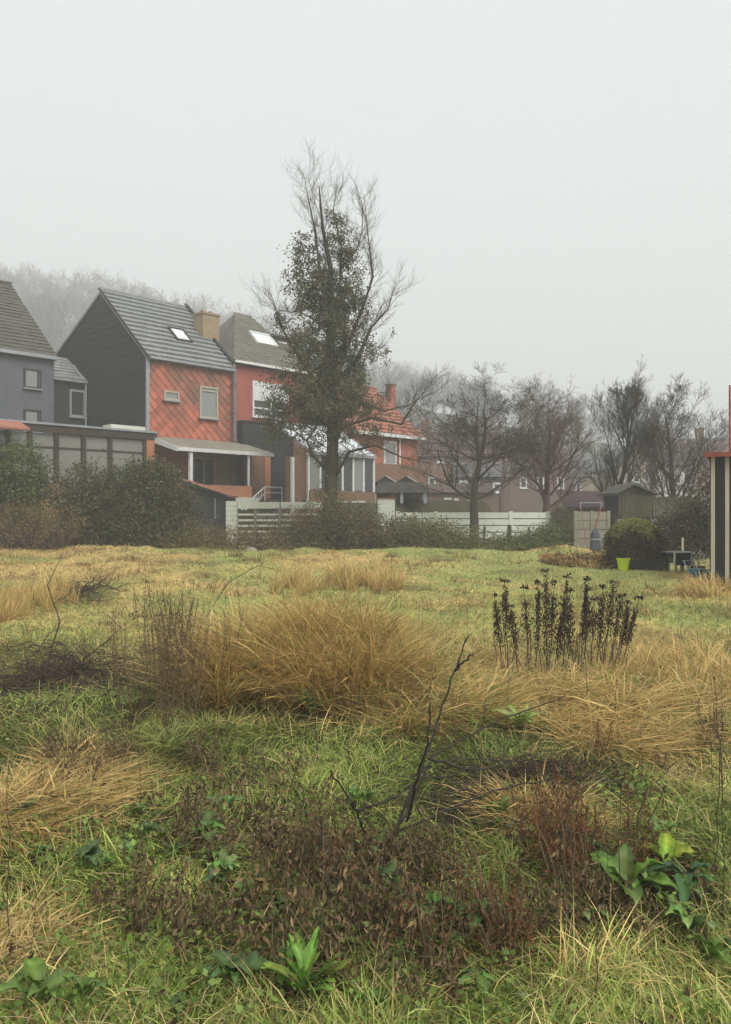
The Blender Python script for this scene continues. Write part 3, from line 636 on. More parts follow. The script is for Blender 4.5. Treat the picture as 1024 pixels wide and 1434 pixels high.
# ------------------------------------------------------------------ garden things beside the black shed
def garden():
    Y = 18.0
    # table
    a = gp(945, 18.6); h = empty('garden_table', a); tag(h, 'dark garden table with pale grey top on the lawn by the black shed', 'table')
    W = 42 * 18.6 / F; zt = at(945, 772, 18.6).z - a.z
    MB().box(-W / 2, W / 2, -.35, .35, zt - .04, zt).build('table_top', M['tablem'], h, bevel=.01)
    for sx in (-1, 1):
        for sy in (-1, 1): BX('leg', M['blackpl'], h, sx * (W / 2 - .06) - .03, sx * (W / 2 - .06) + .03, sy * .28 - .03, sy * .28 + .03, -.04, zt - .042)
    BX('apron', M['blackpl'], h, -W / 2 + .05, W / 2 - .05, -.31, .31, zt - .1, zt - .043)
    c = gp(951, 18.0); k = empty('garden_chair', c, math.radians(8)); tag(k, 'black garden chair with white-edged back pushed up to the dark table', 'chair')
    bw = .19
    BX('seat', M['blackpl'], k, -bw, bw, -.15, .2, .27, .31); BX('backrest', M['blackpl'], k, -bw, bw, -.18, -.15, .22, .5)
    MB().box(-bw - .02, bw + .02, -.19, -.14, .502, .53).box(-bw - .02, -bw - .002, -.19, -.14, .2, .5).box(bw + .002, bw + .02, -.19, -.14, .2, .5).build('back_frame', M['white'], k)
    for sx in (-1, 1):
        for yy in (-.14, .17): BX('leg', M['zinc'], k, sx * .15 - .015, sx * .15 + .015, yy - .015, yy + .015, -.03, .268)
    # lime bucket
    b = gp(873, 17.6); o = empty('lime_bucket', b); tag(o, 'bright lime green plastic bucket on the lawn by the round mossy shrub', 'bucket')
    m = MB(); zt = .24; n = 14
    for i in range(n):
        t0, t1 = 2 * math.pi * i / n, 2 * math.pi * (i + 1) / n
        P = lambda r, z, t: (r * math.cos(t), r * math.sin(t), z)
        m.poly([P(.10, -.02, t0), P(.10, -.02, t1), P(.145, zt, t1), P(.145, zt, t0)]); m.poly([P(.13, zt, t0), P(.13, zt, t1), P(.09, .0, t1), P(.09, .0, t0)])
        m.poly([P(0, 0, 0), P(.09, 0, t0), P(.09, 0, t1)])
    m.build('tub', M['lime'], o)
    m = MB()
    for i in range(n):
        t0, t1 = 2 * math.pi * i / n, 2 * math.pi * (i + 1) / n; P = lambda r, z, t: (r * math.cos(t), r * math.sin(t), z)
        m.poly([P(.155, zt - .015, t0), P(.155, zt - .015, t1), P(.155, zt + .015, t1), P(.155, zt + .015, t0)]); m.poly([P(.155, zt + .015, t0), P(.155, zt + .015, t1), P(.13, zt + .015, t1), P(.13, zt + .015, t0)])
    m.build('rim', M['lime'], o)
    # black trough
    b = gp(905, 17.7); o = empty('planter_trough', b); tag(o, 'long black plastic planting trough with soil beside the lime bucket', 'planter')
    W = .33; m = MB().box(-W, W, -.14, -.11, -.02, .22).box(-W, W, .11, .14, -.02, .22).box(-W, -W + .03, -.108, .108, -.02, .22).box(W - .03, W, -.108, .108, -.02, .22)
    m.build('trough', M['blackpl'], o); BX('rim', M['blackpl'], o, -W - .02, W + .02, -.16, -.142, .19, .23)
    BX('soil', mat('potting_soil', (.03, .022, .015)), o, -W + .03, W - .03, -.11, .11, .02, .19)
    # blue cart
    b = gp(979, 15.6); o = empty('blue_garden_cart', b, math.radians(20)); tag(o, 'small grey and blue garden cart standing against the black shed', 'cart')
    MB().prism([(-.10, -.1, .1), (.10, -.1, .1), (.15, -.14, .27), (-.15, -.14, .27)], (0, .26, 0)).build('tub', M['bluepl'], o)
    MB().prism([(-.03, -.145, .13), (.09, -.145, .12), (.11, -.16, .25), (-.01, -.16, .27)], (0, .012, 0)).build('front_panel', mat('bright_blue', (.03, .30, .42), (.03, .24, .36), 4, .4), o)
    for sx in (-1, 1): MB().bar((sx * .17 - .015, 0, .08), (sx * .17 + .015, 0, .08), .09, k=12).build('wheel', M['blackpl'], o)
    MB().bar((-.12, .12, .2), (-.12, .3, .42), .012).bar((.12, .12, .2), (.12, .3, .42), .012).bar((-.12, .3, .42), (.12, .3, .42), .012).build('handle', M['zinc'], o)
    # white flowers in red pot
    b = gp(980, 17.8); o = empty('flower_pot', b); tag(o, 'red pot with a mass of pale flowers between table and black shed', 'flower pot')
    m = MB(); n = 10
    for i in range(n):
        t0, t1 = 2 * math.pi * i / n, 2 * math.pi * (i + 1) / n; P = lambda r, z, t: (r * math.cos(t), r * math.sin(t), z)
        m.poly([P(.08, -.02, t0), P(.08, -.02, t1), P(.12, .22, t1), P(.12, .22, t0)]); m.poly([P(.0, .2, t0), P(.115, .2, t0), P(.115, .2, t1)])
    m.build('pot', M['redpole'], o)
    pts = rng.normal(0, 1, (260, 3)) * (.10, .07, .08) + (0, 0, .40)
    cl = np.where(rng.random((260, 1)) < .6, np.array([[.75, .72, .6]]), np.array([[.14, .2, .06]]))
    link('blossom', leaves('blossom', pts, .05, cl), M['herb'], o)

# ------------------------------------------------------------------ vegetation builders
def leaves(name, p, size, col, up=.3, ratio=.55, seed=0):
    """cloud of folded leaf quads"""
    r = np.random.default_rng(seed + len(p)); n = len(p); p = np.asarray(p, float)
    d = r.normal(size=(n, 3)); d[:, 2] += up - .3; d /= np.linalg.norm(d, axis=1)[:, None]
    q = r.normal(size=(n, 3)); q -= (q * d).sum(1)[:, None] * d; q /= np.linalg.norm(q, axis=1)[:, None]
    nn = np.cross(d, q); s = np.broadcast_to(np.asarray(size, float), (n,)) * r.uniform(.6, 1.35, n)
    s = s[:, None]
    a = p; b = p + d * s * .45 + q * s * ratio * .5 + nn * s * .08; c = p + d * s; e = p + d * s * .45 - q * s * ratio * .5 + nn * s * .08
    v = np.stack([a, b, c, e], 1).reshape(-1, 3); f = np.arange(4 * n).reshape(n, 4)
    return mesh_np(name, v, [f], np.repeat(np.asarray(col, float), 4, 0))
def tubes(name, P0, P1, R0, R1, k, extra=None):
    """many tapered segments, k sides each (arrays grouped by k)"""
    P0, P1, R0, R1, k = map(np.asarray, (P0, P1, R0, R1, k)); vs_, fs_ = [], []; off = 0
    for kk in np.unique(k):
        m = k == kk; a, b, r0, r1 = P0[m], P1[m], R0[m][:, None], R1[m][:, None]; n = len(a)
        d = b - a; d = d / (np.linalg.norm(d, axis=1)[:, None] + 1e-9)
        ref = np.where(np.abs(d[:, 2:3]) < .9, np.array([[0, 0, 1.]]), np.array([[1., 0, 0]]))
        e = np.cross(d, ref); e /= np.linalg.norm(e, axis=1)[:, None] + 1e-9; g = np.cross(d, e)
        ring = []
        for c, r in ((a, r0), (b, r1)):
            for i in range(kk):
                t = 2 * math.pi * i / kk; ring.append(c + e * (math.cos(t) * r) + g * (math.sin(t) * r))
        v = np.stack(ring, 1).reshape(-1, 3); base = off + np.arange(n)[:, None] * (2 * kk)
        for i in range(kk):
            j = (i + 1) % kk; fs_.append(np.concatenate([base + i, base + j, base + kk + j, base + kk + i], 1))
        vs_.append(v); off += len(v)
    return mesh_np(name, np.concatenate(vs_), fs_, smooth=True)
def grow(seed, sp):
    """recursive branching; returns segment arrays and level per segment"""
    r = random.Random(seed); seg = []; tips = []
    def br(p, d, L, rad, lv):
        n = max(2, int(L / sp['seg'][lv])); l = L / n; kids = sp['n'][lv] if lv < len(sp['n']) else 0
        r_end = rad * sp['taper'][lv]
        slots = sorted(r.uniform(sp['st'][lv], 1.0) for _ in range(int(kids * r.uniform(.75, 1.25)) if lv else kids)) if kids else []
        si = 0; az = r.uniform(0, 6.28)
        for i in range(n):
            wg = sp['wig'][lv]
            d = (d + Vector((r.gauss(0, wg), r.gauss(0, wg), r.gauss(0, wg))) + Vector((0, 0, sp['trop'][lv]))).normalized()
            q = p + d * l; ra = rad + (r_end - rad) * i / n; rb = rad + (r_end - rad) * (i + 1) / n
            seg.append((p, q, ra, rb, lv))
            while si < len(slots) and slots[si] <= (i + 1) / n:
                t = slots[si]; si += 1; az += 2.4 + r.uniform(-.5, .5); an = math.radians(sp['ang'][lv] + r.uniform(-14, 14))
                a = d.cross(Vector((.3, .2, 1)) if abs(d.z) < .9 else Vector((1, 0, 0))).normalized(); b = d.cross(a)
                nd = d * math.cos(an) + (a * math.cos(az) + b * math.sin(az)) * math.sin(an)
                rr = rb * sp['rr'][lv]; LL = L * sp['len'][lv] * (1.15 - sp['fall'][lv] * t) * r.uniform(.7, 1.25)
                br(p.lerp(q, r.random()), nd, LL, max(rr, sp['rmin']), lv + 1)
            p = q
        tips.append(p)
    br(Vector((0, 0, 0)), Vector(sp.get('dir', (0, 0, 1))), sp['H'], sp['r'], 0)
    return seg, tips
def seg_mesh(name, seg, sel=None):
    s = [x for x in seg if sel is None or sel(x)]
    P0 = np.array([x[0][:] for x in s]); P1 = np.array([x[1][:] for x in s]); lv = np.array([x[4] for x in s])
    k = np.array([9, 6, 4, 3, 3, 3])[np.clip(lv, 0, 5)]
    d = P1 - P0; P1 = P1 + d * .04
    return tubes(name, P0, P1, [x[2] for x in s], [x[3] for x in s], k)
SPREAD = dict(H=6.4, r=.19, rmin=.0045, seg=[.3, .28, .22, .18, .2], n=[18, 11, 8, 6], ang=[62, 46, 42, 38], len=[.6, .52, .5, .5], fall=[.6, .5, .4, .3], taper=[.2, .3, .35, .5, .6], st=[.3, .2, .2, .2], wig=[.04, .07, .08, .09, .09], trop=[.02, .06, .09, .13, .12], rr=[.42, .5, .55, .6])
UPRIGHT = dict(H=7.0, r=.14, rmin=.0045, seg=[.3, .28, .22, .2, .2], n=[20, 11, 7, 6], ang=[28, 30, 30, 30], len=[.52, .5, .48, .5], fall=[.6, .5, .4, .3], taper=[.2, .28, .35, .5, .6], st=[.16, .15, .2, .2], wig=[.04, .05, .07, .08, .08], trop=[.02, .08, .11, .14, .12], rr=[.42, .5, .55, .6])
def bare_tree(name, px, Y, top, sp, seed, label, m, wide=1.0, group='bare trees along the fence'):
    b = gp(px, Y); H = at(px, top, Y).z - b.z; seg, tips = grow(seed, sp)
    zs = max(t.z for t in tips); k = H / zs
    seg = [(Vector((p.x * k * wide, p.y * k * wide, p.z * k)), Vector((q.x * k * wide, q.y * k * wide, q.z * k)), ra, rb, lv) for p, q, ra, rb, lv in seg]
    o = empty(name, b - Vector((0, 0, .08))); tag(o, label, 'tree', group)
    link('trunk', seg_mesh('trunk', seg, lambda x: x[4] == 0), m, o); link('limbs', seg_mesh('limbs', seg, lambda x: x[4] in (1, 2)), m, o)
    link('twigs', seg_mesh('twigs', seg, lambda x: x[4] > 2), m, o)['kind'] = 'stuff'
    return o
bare_tree('bare_tree', 665, 28.6, 508, SPREAD, 11, 'dark spreading bare tree in front of the whitewashed concrete fence', M['bark'], 1.3)
bare_tree('bare_tree', 763, 32.0, 520, dict(SPREAD, ang=[46, 42, 40, 36], trop=[.02, .08, .11, .13, .12]), 23, 'reddish-twigged bare tree behind the end of the concrete fence', M['bark_rd'], 1.2)
bare_tree('bare_tree', 855, 31.0, 492, UPRIGHT, 5, 'tall upright many-stemmed bare tree beside the raised wooden playhouse', M['bark'], 1.0)
bare_tree('bare_tree', 952, 29.0, 512, dict(UPRIGHT, ang=[42, 38, 34, 32]), 31, 'vase-shaped bare tree rising behind the garden table', M['bark'], 1.15)
bare_tree('bare_tree', 700, 52.0, 545, dict(SPREAD, n=[14, 8, 6, 3]), 41, 'small hazy bare tree before the far brick houses', M['bark_rd'], 1.2)
bare_tree('bare_tree', 905, 48.0, 560, dict(UPRIGHT, n=[14, 8, 6, 3]), 47, 'slender hazy bare tree behind the raised wooden playhouse', M['bark_rd'], 1.2)

def ivy_tree():
    Y = 27.0; b = gp(463, Y); o = empty('ivy_clad_tree', b - Vector((0, 0, .1))); tag(o, 'tall ivy-clad tree with bare upper twigs standing before the brick house', 'tree')
    r = random.Random(3); sc = Y / F
    Q = lambda px, py, dy=0.0: Vector(((px - 463) * sc, dy, EYE + (HY - py) * sc - b.z + .1))
    seg = []
    def path(pts, r0, r1, lv):
        out = []
        for i in range(len(pts) - 1):
            n = 3
            for j in range(n):
                t0, t1 = j / n, (j + 1) / n; p = pts[i].lerp(pts[i + 1], t0); q = pts[i].lerp(pts[i + 1], t1)
                a0 = (i + t0) / (len(pts) - 1); a1 = (i + t1) / (len(pts) - 1)
                out.append((p, q, r0 + (r1 - r0) * a0, r0 + (r1 - r0) * a1, lv))
        seg.extend(out); return out
    path([Q(462, 775), Q(463, 700), Q(466, 620), Q(464, 540), Q(462, 450), Q(464, 380), Q(452, 320), Q(447, 262)], .27, .02, 0)
    main = [path([Q(464, 470), Q(476, 400, .3), Q(478, 340, .5), Q(466, 290, .4), Q(470, 262, .4)], .07, .008, 1),
            path([Q(464, 430), Q(448, 380, -.3), Q(443, 330, -.4), Q(434, 290, -.5), Q(428, 258, -.6)], .06, .008, 1),
            path([Q(466, 520), Q(490, 480, -.4), Q(508, 440, -.8), Q(522, 400, -1), Q(516, 350, -1), Q(510, 290, -1)], .08, .008, 1),
            path([Q(466, 540), Q(500, 500, .5), Q(520, 450, .9), Q(545, 420, 1.2), Q(553, 390, 1.3)], .09, .01, 1),
            path([Q(477, 372, .4), Q(500, 345, .3), Q(507, 320, .3), Q(508, 282, .2)], .03, .01, 1),
            path([Q(466, 560), Q(430, 520, -.6), Q(410, 490, -1.2), Q(396, 460, -1.6), Q(392, 440, -1.8)], .06, .008, 1),
            path([Q(464, 600), Q(435, 570, .6), Q(405, 560, 1), Q(390, 580, 1.2)], .08, .02, 1),
            path([Q(470, 620), Q(480, 600, -.6), Q(520, 590, -1), Q(560, 600, -1.3), Q(575, 575, -1.4), Q(600, 545, -1.5)], .07, .012, 1),
            path([Q(468, 670), Q(490, 635, -.8), Q(525, 628, -1.3), Q(560, 645, -1.6), Q(600, 655, -1.9)], .06, .012, 1),
            path([Q(466, 590), Q(505, 560, .7), Q(540, 570, 1), Q(575, 560, 1.3), Q(610, 540, 1.5)], .06, .01, 1),
            path([Q(460, 660), Q(440, 640, -.5), Q(432, 620, -.7), Q(445, 600, -.7), Q(460, 592, -.4)], .05, .02, 1),
            path([Q(466, 460), Q(435, 440, .5), Q(412, 425, .9), Q(400, 428, 1.1)], .04, .008, 1)]
    twig = []
    def sub(p, d, L, rad, lv):
        n = 5
        for i in range(n):
            d = (d + Vector((r.gauss(0, .14), r.gauss(0, .14), r.gauss(0, .1) + .09))).normalized(); q = p + d * L / n
            twig.append((p, q, rad * (1 - .14 * i), rad * (1 - .14 * (i + 1)), 3))
            if lv < 2:
                for _ in range(2 if lv == 0 else 1):
                    nd = (d + Vector((r.gauss(0, .6), r.gauss(0, .6), r.gauss(.15, .4)))).normalized(); sub(q, nd, L * r.uniform(.35, .6), rad * .55, lv + 1)
            p = q
    for pth in main + [seg[12:24]]:
        for (p, q, ra, rb, lv) in pth:
            for _ in range(2):
                d = (q - p).normalized(); nd = (d * .7 + Vector((r.gauss(0, .6), r.gauss(0, .6), r.gauss(.1, .4)))).normalized()
                sub(p.lerp(q, r.random()), nd, r.uniform(.45, 1.1), max(.007, ra * .2), 0)
    link('trunk', seg_mesh('trunk', seg, lambda x: x[4] == 0), M['bark_gr'], o); 
    for pth in main: link('limb', seg_mesh('limb', pth), M['bark'], o)
    link('twigs', seg_mesh('twigs', twig), M['bark'], o)['kind'] = 'stuff'
    # ivy: clumps along trunk and limbs
    E = [(462, 560, 26, 70, 1.3), (440, 500, 34, 55, 1.1), (425, 560, 36, 60, 1.9), (405, 585, 24, 45, 1.3), (485, 520, 30, 55, 1.0), (500, 560, 22, 45, .8), (455, 440, 38, 50, 1.0), (430, 420, 26, 45, .8),
         (480, 430, 26, 45, .8), (430, 360, 16, 30, .7), (470, 350, 20, 35, .7), (450, 385, 26, 35, .8), (488, 370, 12, 25, .5), (505, 470, 14, 30, .3), (462, 640, 12, 50, .5), (485, 600, 26, 30, .7), (440, 610, 20, 25, .6), (520, 600, 18, 14, .25), (470, 715, 30, 18, .8), (465, 480, 26, 50, 1.9), (445, 470, 26, 40, .9), (488, 540, 24, 40, .7), (390, 530, 14, 25, .35), (520, 500, 12, 18, .3), (432, 350, 18, 28, .6), (425, 400, 22, 40, .6), (465, 345, 26, 28, .5), (490, 400, 24, 50, .5), (395, 445, 12, 18, .15), (408, 480, 16, 26, .3), (470, 320, 18, 16, .25)]
    pts = []; cols = []; g = np.random.default_rng(12)
    def clump(c, m, rad):
        pp = c + g.normal(size=(m, 3)) * rad * (1, 1, 1.05); pts.append(pp)
        hue = g.random(); base = np.array([.068, .082, .034]) * (1 - hue) + np.array([.15, .138, .062]) * hue
        if g.random() < .08: base = np.array([.16, .10, .05])
        cols.append(base * g.uniform(.55, 1.4, (m, 1)))
    for (px, py, rx, ry, k) in E:
        low = 1.0 if py > 500 else .62
        big = int(2 + k * rx * ry / 190 * low)
        for _ in range(big):
            d = g.normal(size=3); d /= np.linalg.norm(d); d *= g.random() ** .4
            c = np.array(Q(px, py)) + d * (rx * sc * (1.1 if py > 480 else .85), min(rx, 30) * sc, ry * sc); R_ = g.uniform(.16, .42) * (1 if py > 480 else .75)
            for _ in range(int(g.integers(5, 11))): clump(c + g.normal(size=3) * R_ * (.8, .8, 1.1), int(g.integers(16, 46)), g.uniform(.05, .14))
    for (p, q, ra, rb, lv) in seg:                    # leaves hugging trunk and limbs
        zz = .5 * (p.z + q.z)
        if lv == 0 and (zz > 9.8 or zz < 4.6) or lv == 1 and (zz > 9.6 or zz < 4.8 or abs(p.x) > 1.25): continue
        if p.x > 1.3 and zz < 8.2: continue
        for _ in range(7 if lv == 0 else 2): clump(np.array(p.lerp(q, r.random())) + g.normal(size=3) * (.16 if lv == 0 else .1), int(g.integers(10, 26)), g.uniform(.06, .13))
    for (p, q, ra, rb, lv) in twig:
        if r.random() < .05 and q.z < 9.5 and q.z > 4.5 and abs(q.x) < 1.25 and not (q.x > 1.0 and q.z < 8.2): clump(np.array(q), int(g.integers(5, 16)), g.uniform(.05, .1))
    pts = np.concatenate(pts); cols = np.concatenate(cols)
    link('ivy_leaves', leaves('ivy_leaves', pts, .074, cols, ratio=.75, seed=2), M['leaf'], o)
ivy_tree()

def bush(name, label, cat, blobs, Y, n, size, c1, c2, twigs=60, seed=0, group=None, mat_=None, twigm=None, shell=.5, leafless=0.0, red=.05):
    """blobs: (px, py, rx, ry[, dy]) in photo pixels at distance Y, turned into real ellipsoids"""
    g = np.random.default_rng(seed); sc = Y / F; cx = np.mean([q[0] for q in blobs]); b = gp(cx, Y); o = empty(name, b); tag(o, label, cat, group)
    tot = sum(q[2] * q[3] for q in blobs); pts = []; cols = []; P0 = []; P1 = []; R = []
    for q in blobs:
        px, py, rx, ry = q[:4]; dy = q[4] if len(q) > 4 else 0; c = at(px, py, Y) - b; c.y += dy
        m = int(n * q[2] * q[3] / tot); nc = max(6, m // 26)
        d = g.normal(size=(nc, 3)); d /= np.linalg.norm(d, axis=1)[:, None]; rad = shell + (1.04 - shell) * g.random((nc, 1)) ** .6
        rad = rad * (1 + .22 * (g.random((nc, 1)) - .45)); dep = q[5] if len(q) > 5 else min(rx, 45) * .8
        cc = d * rad * (rx * sc, dep * sc, ry * sc) + np.array(c)
        for k in range(nc):
            mm = max(4, m // nc); w = g.uniform(.07, .19) * (1.0 if Y > 20 else .6)
            if g.random() < leafless: mm //= 4
            pts.append(cc[k] + g.normal(size=(mm, 3)) * w); t = g.random(); base = np.array(c1) * (1 - t) + np.array(c2) * t
            if g.random() < red: base = np.array([.11, .06, .03])
            cols.append(base * g.uniform(.55, 1.4, (mm, 1)))
        for k in range(max(3, int(twigs * q[2] * q[3] / tot))):
            i = g.integers(nc); p = np.array([c.x + g.normal() * rx * sc * .3, c.y + g.normal() * .2, g.uniform(-.05, .3)]); e = cc[i] * 1.0 + g.normal(size=3) * .12 + (0, 0, .1)
            mid = (p + e) / 2 + g.normal(size=3) * .12
            P0 += [p, mid]; P1 += [mid, e]; R += [(.018, .011), (.011, .005)]
    pts = np.concatenate(pts); cols = np.concatenate(cols); lo = terrain(pts[:, 0] + b.x, pts[:, 1] + b.y) - b.z + .02
    pts[:, 2] = np.maximum(pts[:, 2], lo + g.random(len(pts)) * .15)
    link('foliage', leaves('foliage', pts, size, cols, ratio=.62, seed=seed), mat_ or M['leaf'], o)
    R = np.array(R); link('stems', tubes('stems', np.array(P0), np.array(P1), R[:, 0], R[:, 1], np.full(len(P0), 4)), twigm or M['bark'], o)
    return o
DG, OG, BR, YG = (.05, .07, .026), (.15, .16, .05), (.17, .135, .055), (.15, .16, .045)
bush('evergreen_bush', 'dark evergreen bush in front of the glazed veranda, beside the larger tangled hedge', 'bush', [(20, 660, 46, 40), (-20, 665, 40, 40), (35, 690, 34, 26)], 26.0, 17000, .09, (.055, .08, .026), (.13, .15, .042), 60, 1, 'shrubs along the field edge', red=.01)
bush('tangled_hedge', 'broad tangled hedge of brown and green leaves beside the charcoal shed', 'hedge', [(130, 700, 58, 54), (190, 705, 62, 56), (240, 715, 36, 48), (105, 725, 36, 40), (165, 740, 90, 26), (215, 665, 34, 22), (250, 740, 40, 22)], 26.5, 46000, .085, DG, (.115, .11, .042), 420, 2, 'shrubs along the field edge', red=.2, leafless=.06, shell=.25)
bush('bramble_thicket', 'brown leafless bramble thicket under the dark evergreen bush', 'bramble', [(20, 735, 60, 28), (75, 735, 40, 30), (-20, 740, 40, 26)], 25.2, 7500, .06, BR, (.20, .14, .06), 220, 3, 'brambles along the field edge', mat_=M['dead'], twigm=M['bark_rd'])
bush('bramble_thicket', 'dark bramble thicket crowding the foot of the ivy-clad tree', 'bramble', [(460, 732, 52, 42), (500, 742, 50, 34), (420, 746, 40, 32), (550, 752, 46, 28)], 26.2, 22000, .065, (.085, .085, .034), BR, 160, 4, 'brambles along the field edge', red=.12, shell=.3)
bush('bramble_thicket', 'low green-brown bramble spreading before the concrete panel fence', 'bramble', [(590, 748, 46, 28), (630, 756, 46, 22), (685, 766, 60, 17), (560, 760, 50, 22)], 26.6, 22000, .062, OG, BR, 70, 5, 'brambles along the field edge', red=.06, shell=.3)
bush('bramble_thicket', 'bright green bramble mound at the end of the concrete panel fence', 'bramble', [(765, 760, 40, 22), (795, 765, 20, 16), (730, 768, 44, 16)], 26.0, 14000, .062, (.075, .115, .032), OG, 50, 6, 'brambles along the field edge', red=.03, shell=.3)
bush('garden_shrub', 'olive green conifer-like shrub behind the bright bramble mound', 'shrub', [(787, 730, 18, 26), (778, 745, 16, 16)], 29.0, 4500, .05, (.10, .095, .036), (.135, .125, .045), 40, 7, 'shrubs along the field edge', red=.05)
bush('bramble_thicket', 'reddish-brown bramble strip beside the charcoal shed and slat fence', 'bramble', [(290, 755, 50, 18), (360, 758, 60, 18), (420, 765, 50, 14), (240, 760, 40, 16)], 26.2, 11000, .06, BR, (.15, .14, .05), 160, 8, 'brambles along the field edge', mat_=M['dead'], twigm=M['bark_rd'])
bush('dark_hedge', 'dense dark hedge behind the garden table and black shed', 'hedge', [(935, 748, 40, 26), (975, 740, 30, 36), (955, 770, 50, 24), (990, 700, 12, 44), (900, 752, 30, 26), (965, 722, 22, 16)], 22.5, 11000, .07, (.034, .036, .018), (.062, .05, .028), 300, 9, 'shrubs along the field edge', red=.2)
bush('rust_tall_grass', 'rusty brown tuft of withered plants before the grey concrete wall', 'dry plants', [(810, 788, 40, 10), (780, 786, 22, 8), (850, 792, 18, 10)], 19.6, 4200, .07, (.30, .19, .075), (.38, .25, .09), 70, 10, mat_=M['dead'], twigm=M['bark_rd'], red=.0)
def mossy_shrub():
    Y = 18.8; g = np.random.default_rng(5); b = gp(888, Y); o = empty('mossy_round_shrub', b); tag(o, 'rounded brown shrub with a yellow-green mossy crown beside the lime bucket', 'shrub')
    sc = Y / F; rx, ry = 39 * sc, 76 * sc; n = 15000
    # dome: upright sides, rounded top
    t = g.random(n); a = g.uniform(0, 6.283, n); z = t ** .8
    rr = np.where(z < .55, 1.0, np.sqrt(np.clip(1 - ((z - .55) / .45) ** 2, 0, 1))) * (1 + .10 * np.sin(a * 3 + 1) + .06 * np.sin(a * 7 + z * 6)) * g.uniform(.80, 1.06, n)
    p = np.stack([np.cos(a) * rr * rx, np.sin(a) * rr * rx * .85, z * ry], 1)
    moss = z + .10 * np.sin(a * 4) + g.normal(0, .05, n) > .72
    c = np.where(moss[:, None], np.array([[.22, .23, .055]]), np.array([[.085, .062, .034]])) * g.uniform(.6, 1.35, (n, 1))
    link('mossy_crown', leaves('mossy_crown', p[moss], .045, c[moss], seed=3), M['leaf'], o); link('brown_sides', leaves('brown_sides', p[~moss], .05, c[~moss], seed=4), M['dead'], o)
    k = 240; a = g.uniform(0, 6.283, k); z1 = g.uniform(.3, .9, k); q0 = np.stack([np.cos(a) * rx * .4, np.sin(a) * rx * .4, np.zeros(k)], 1); r1 = np.sqrt(1 - np.clip(z1 - .3, 0, 1) ** 2) * rx * .98
    q1 = np.stack([np.cos(a) * r1, np.sin(a) * r1 * .85, z1 * ry], 1)
    link('stems', tubes('stems', q0, q1, np.full(k, .012), np.full(k, .005), np.full(k, 4)), M['bark'], o)
mossy_shrub(); garden()

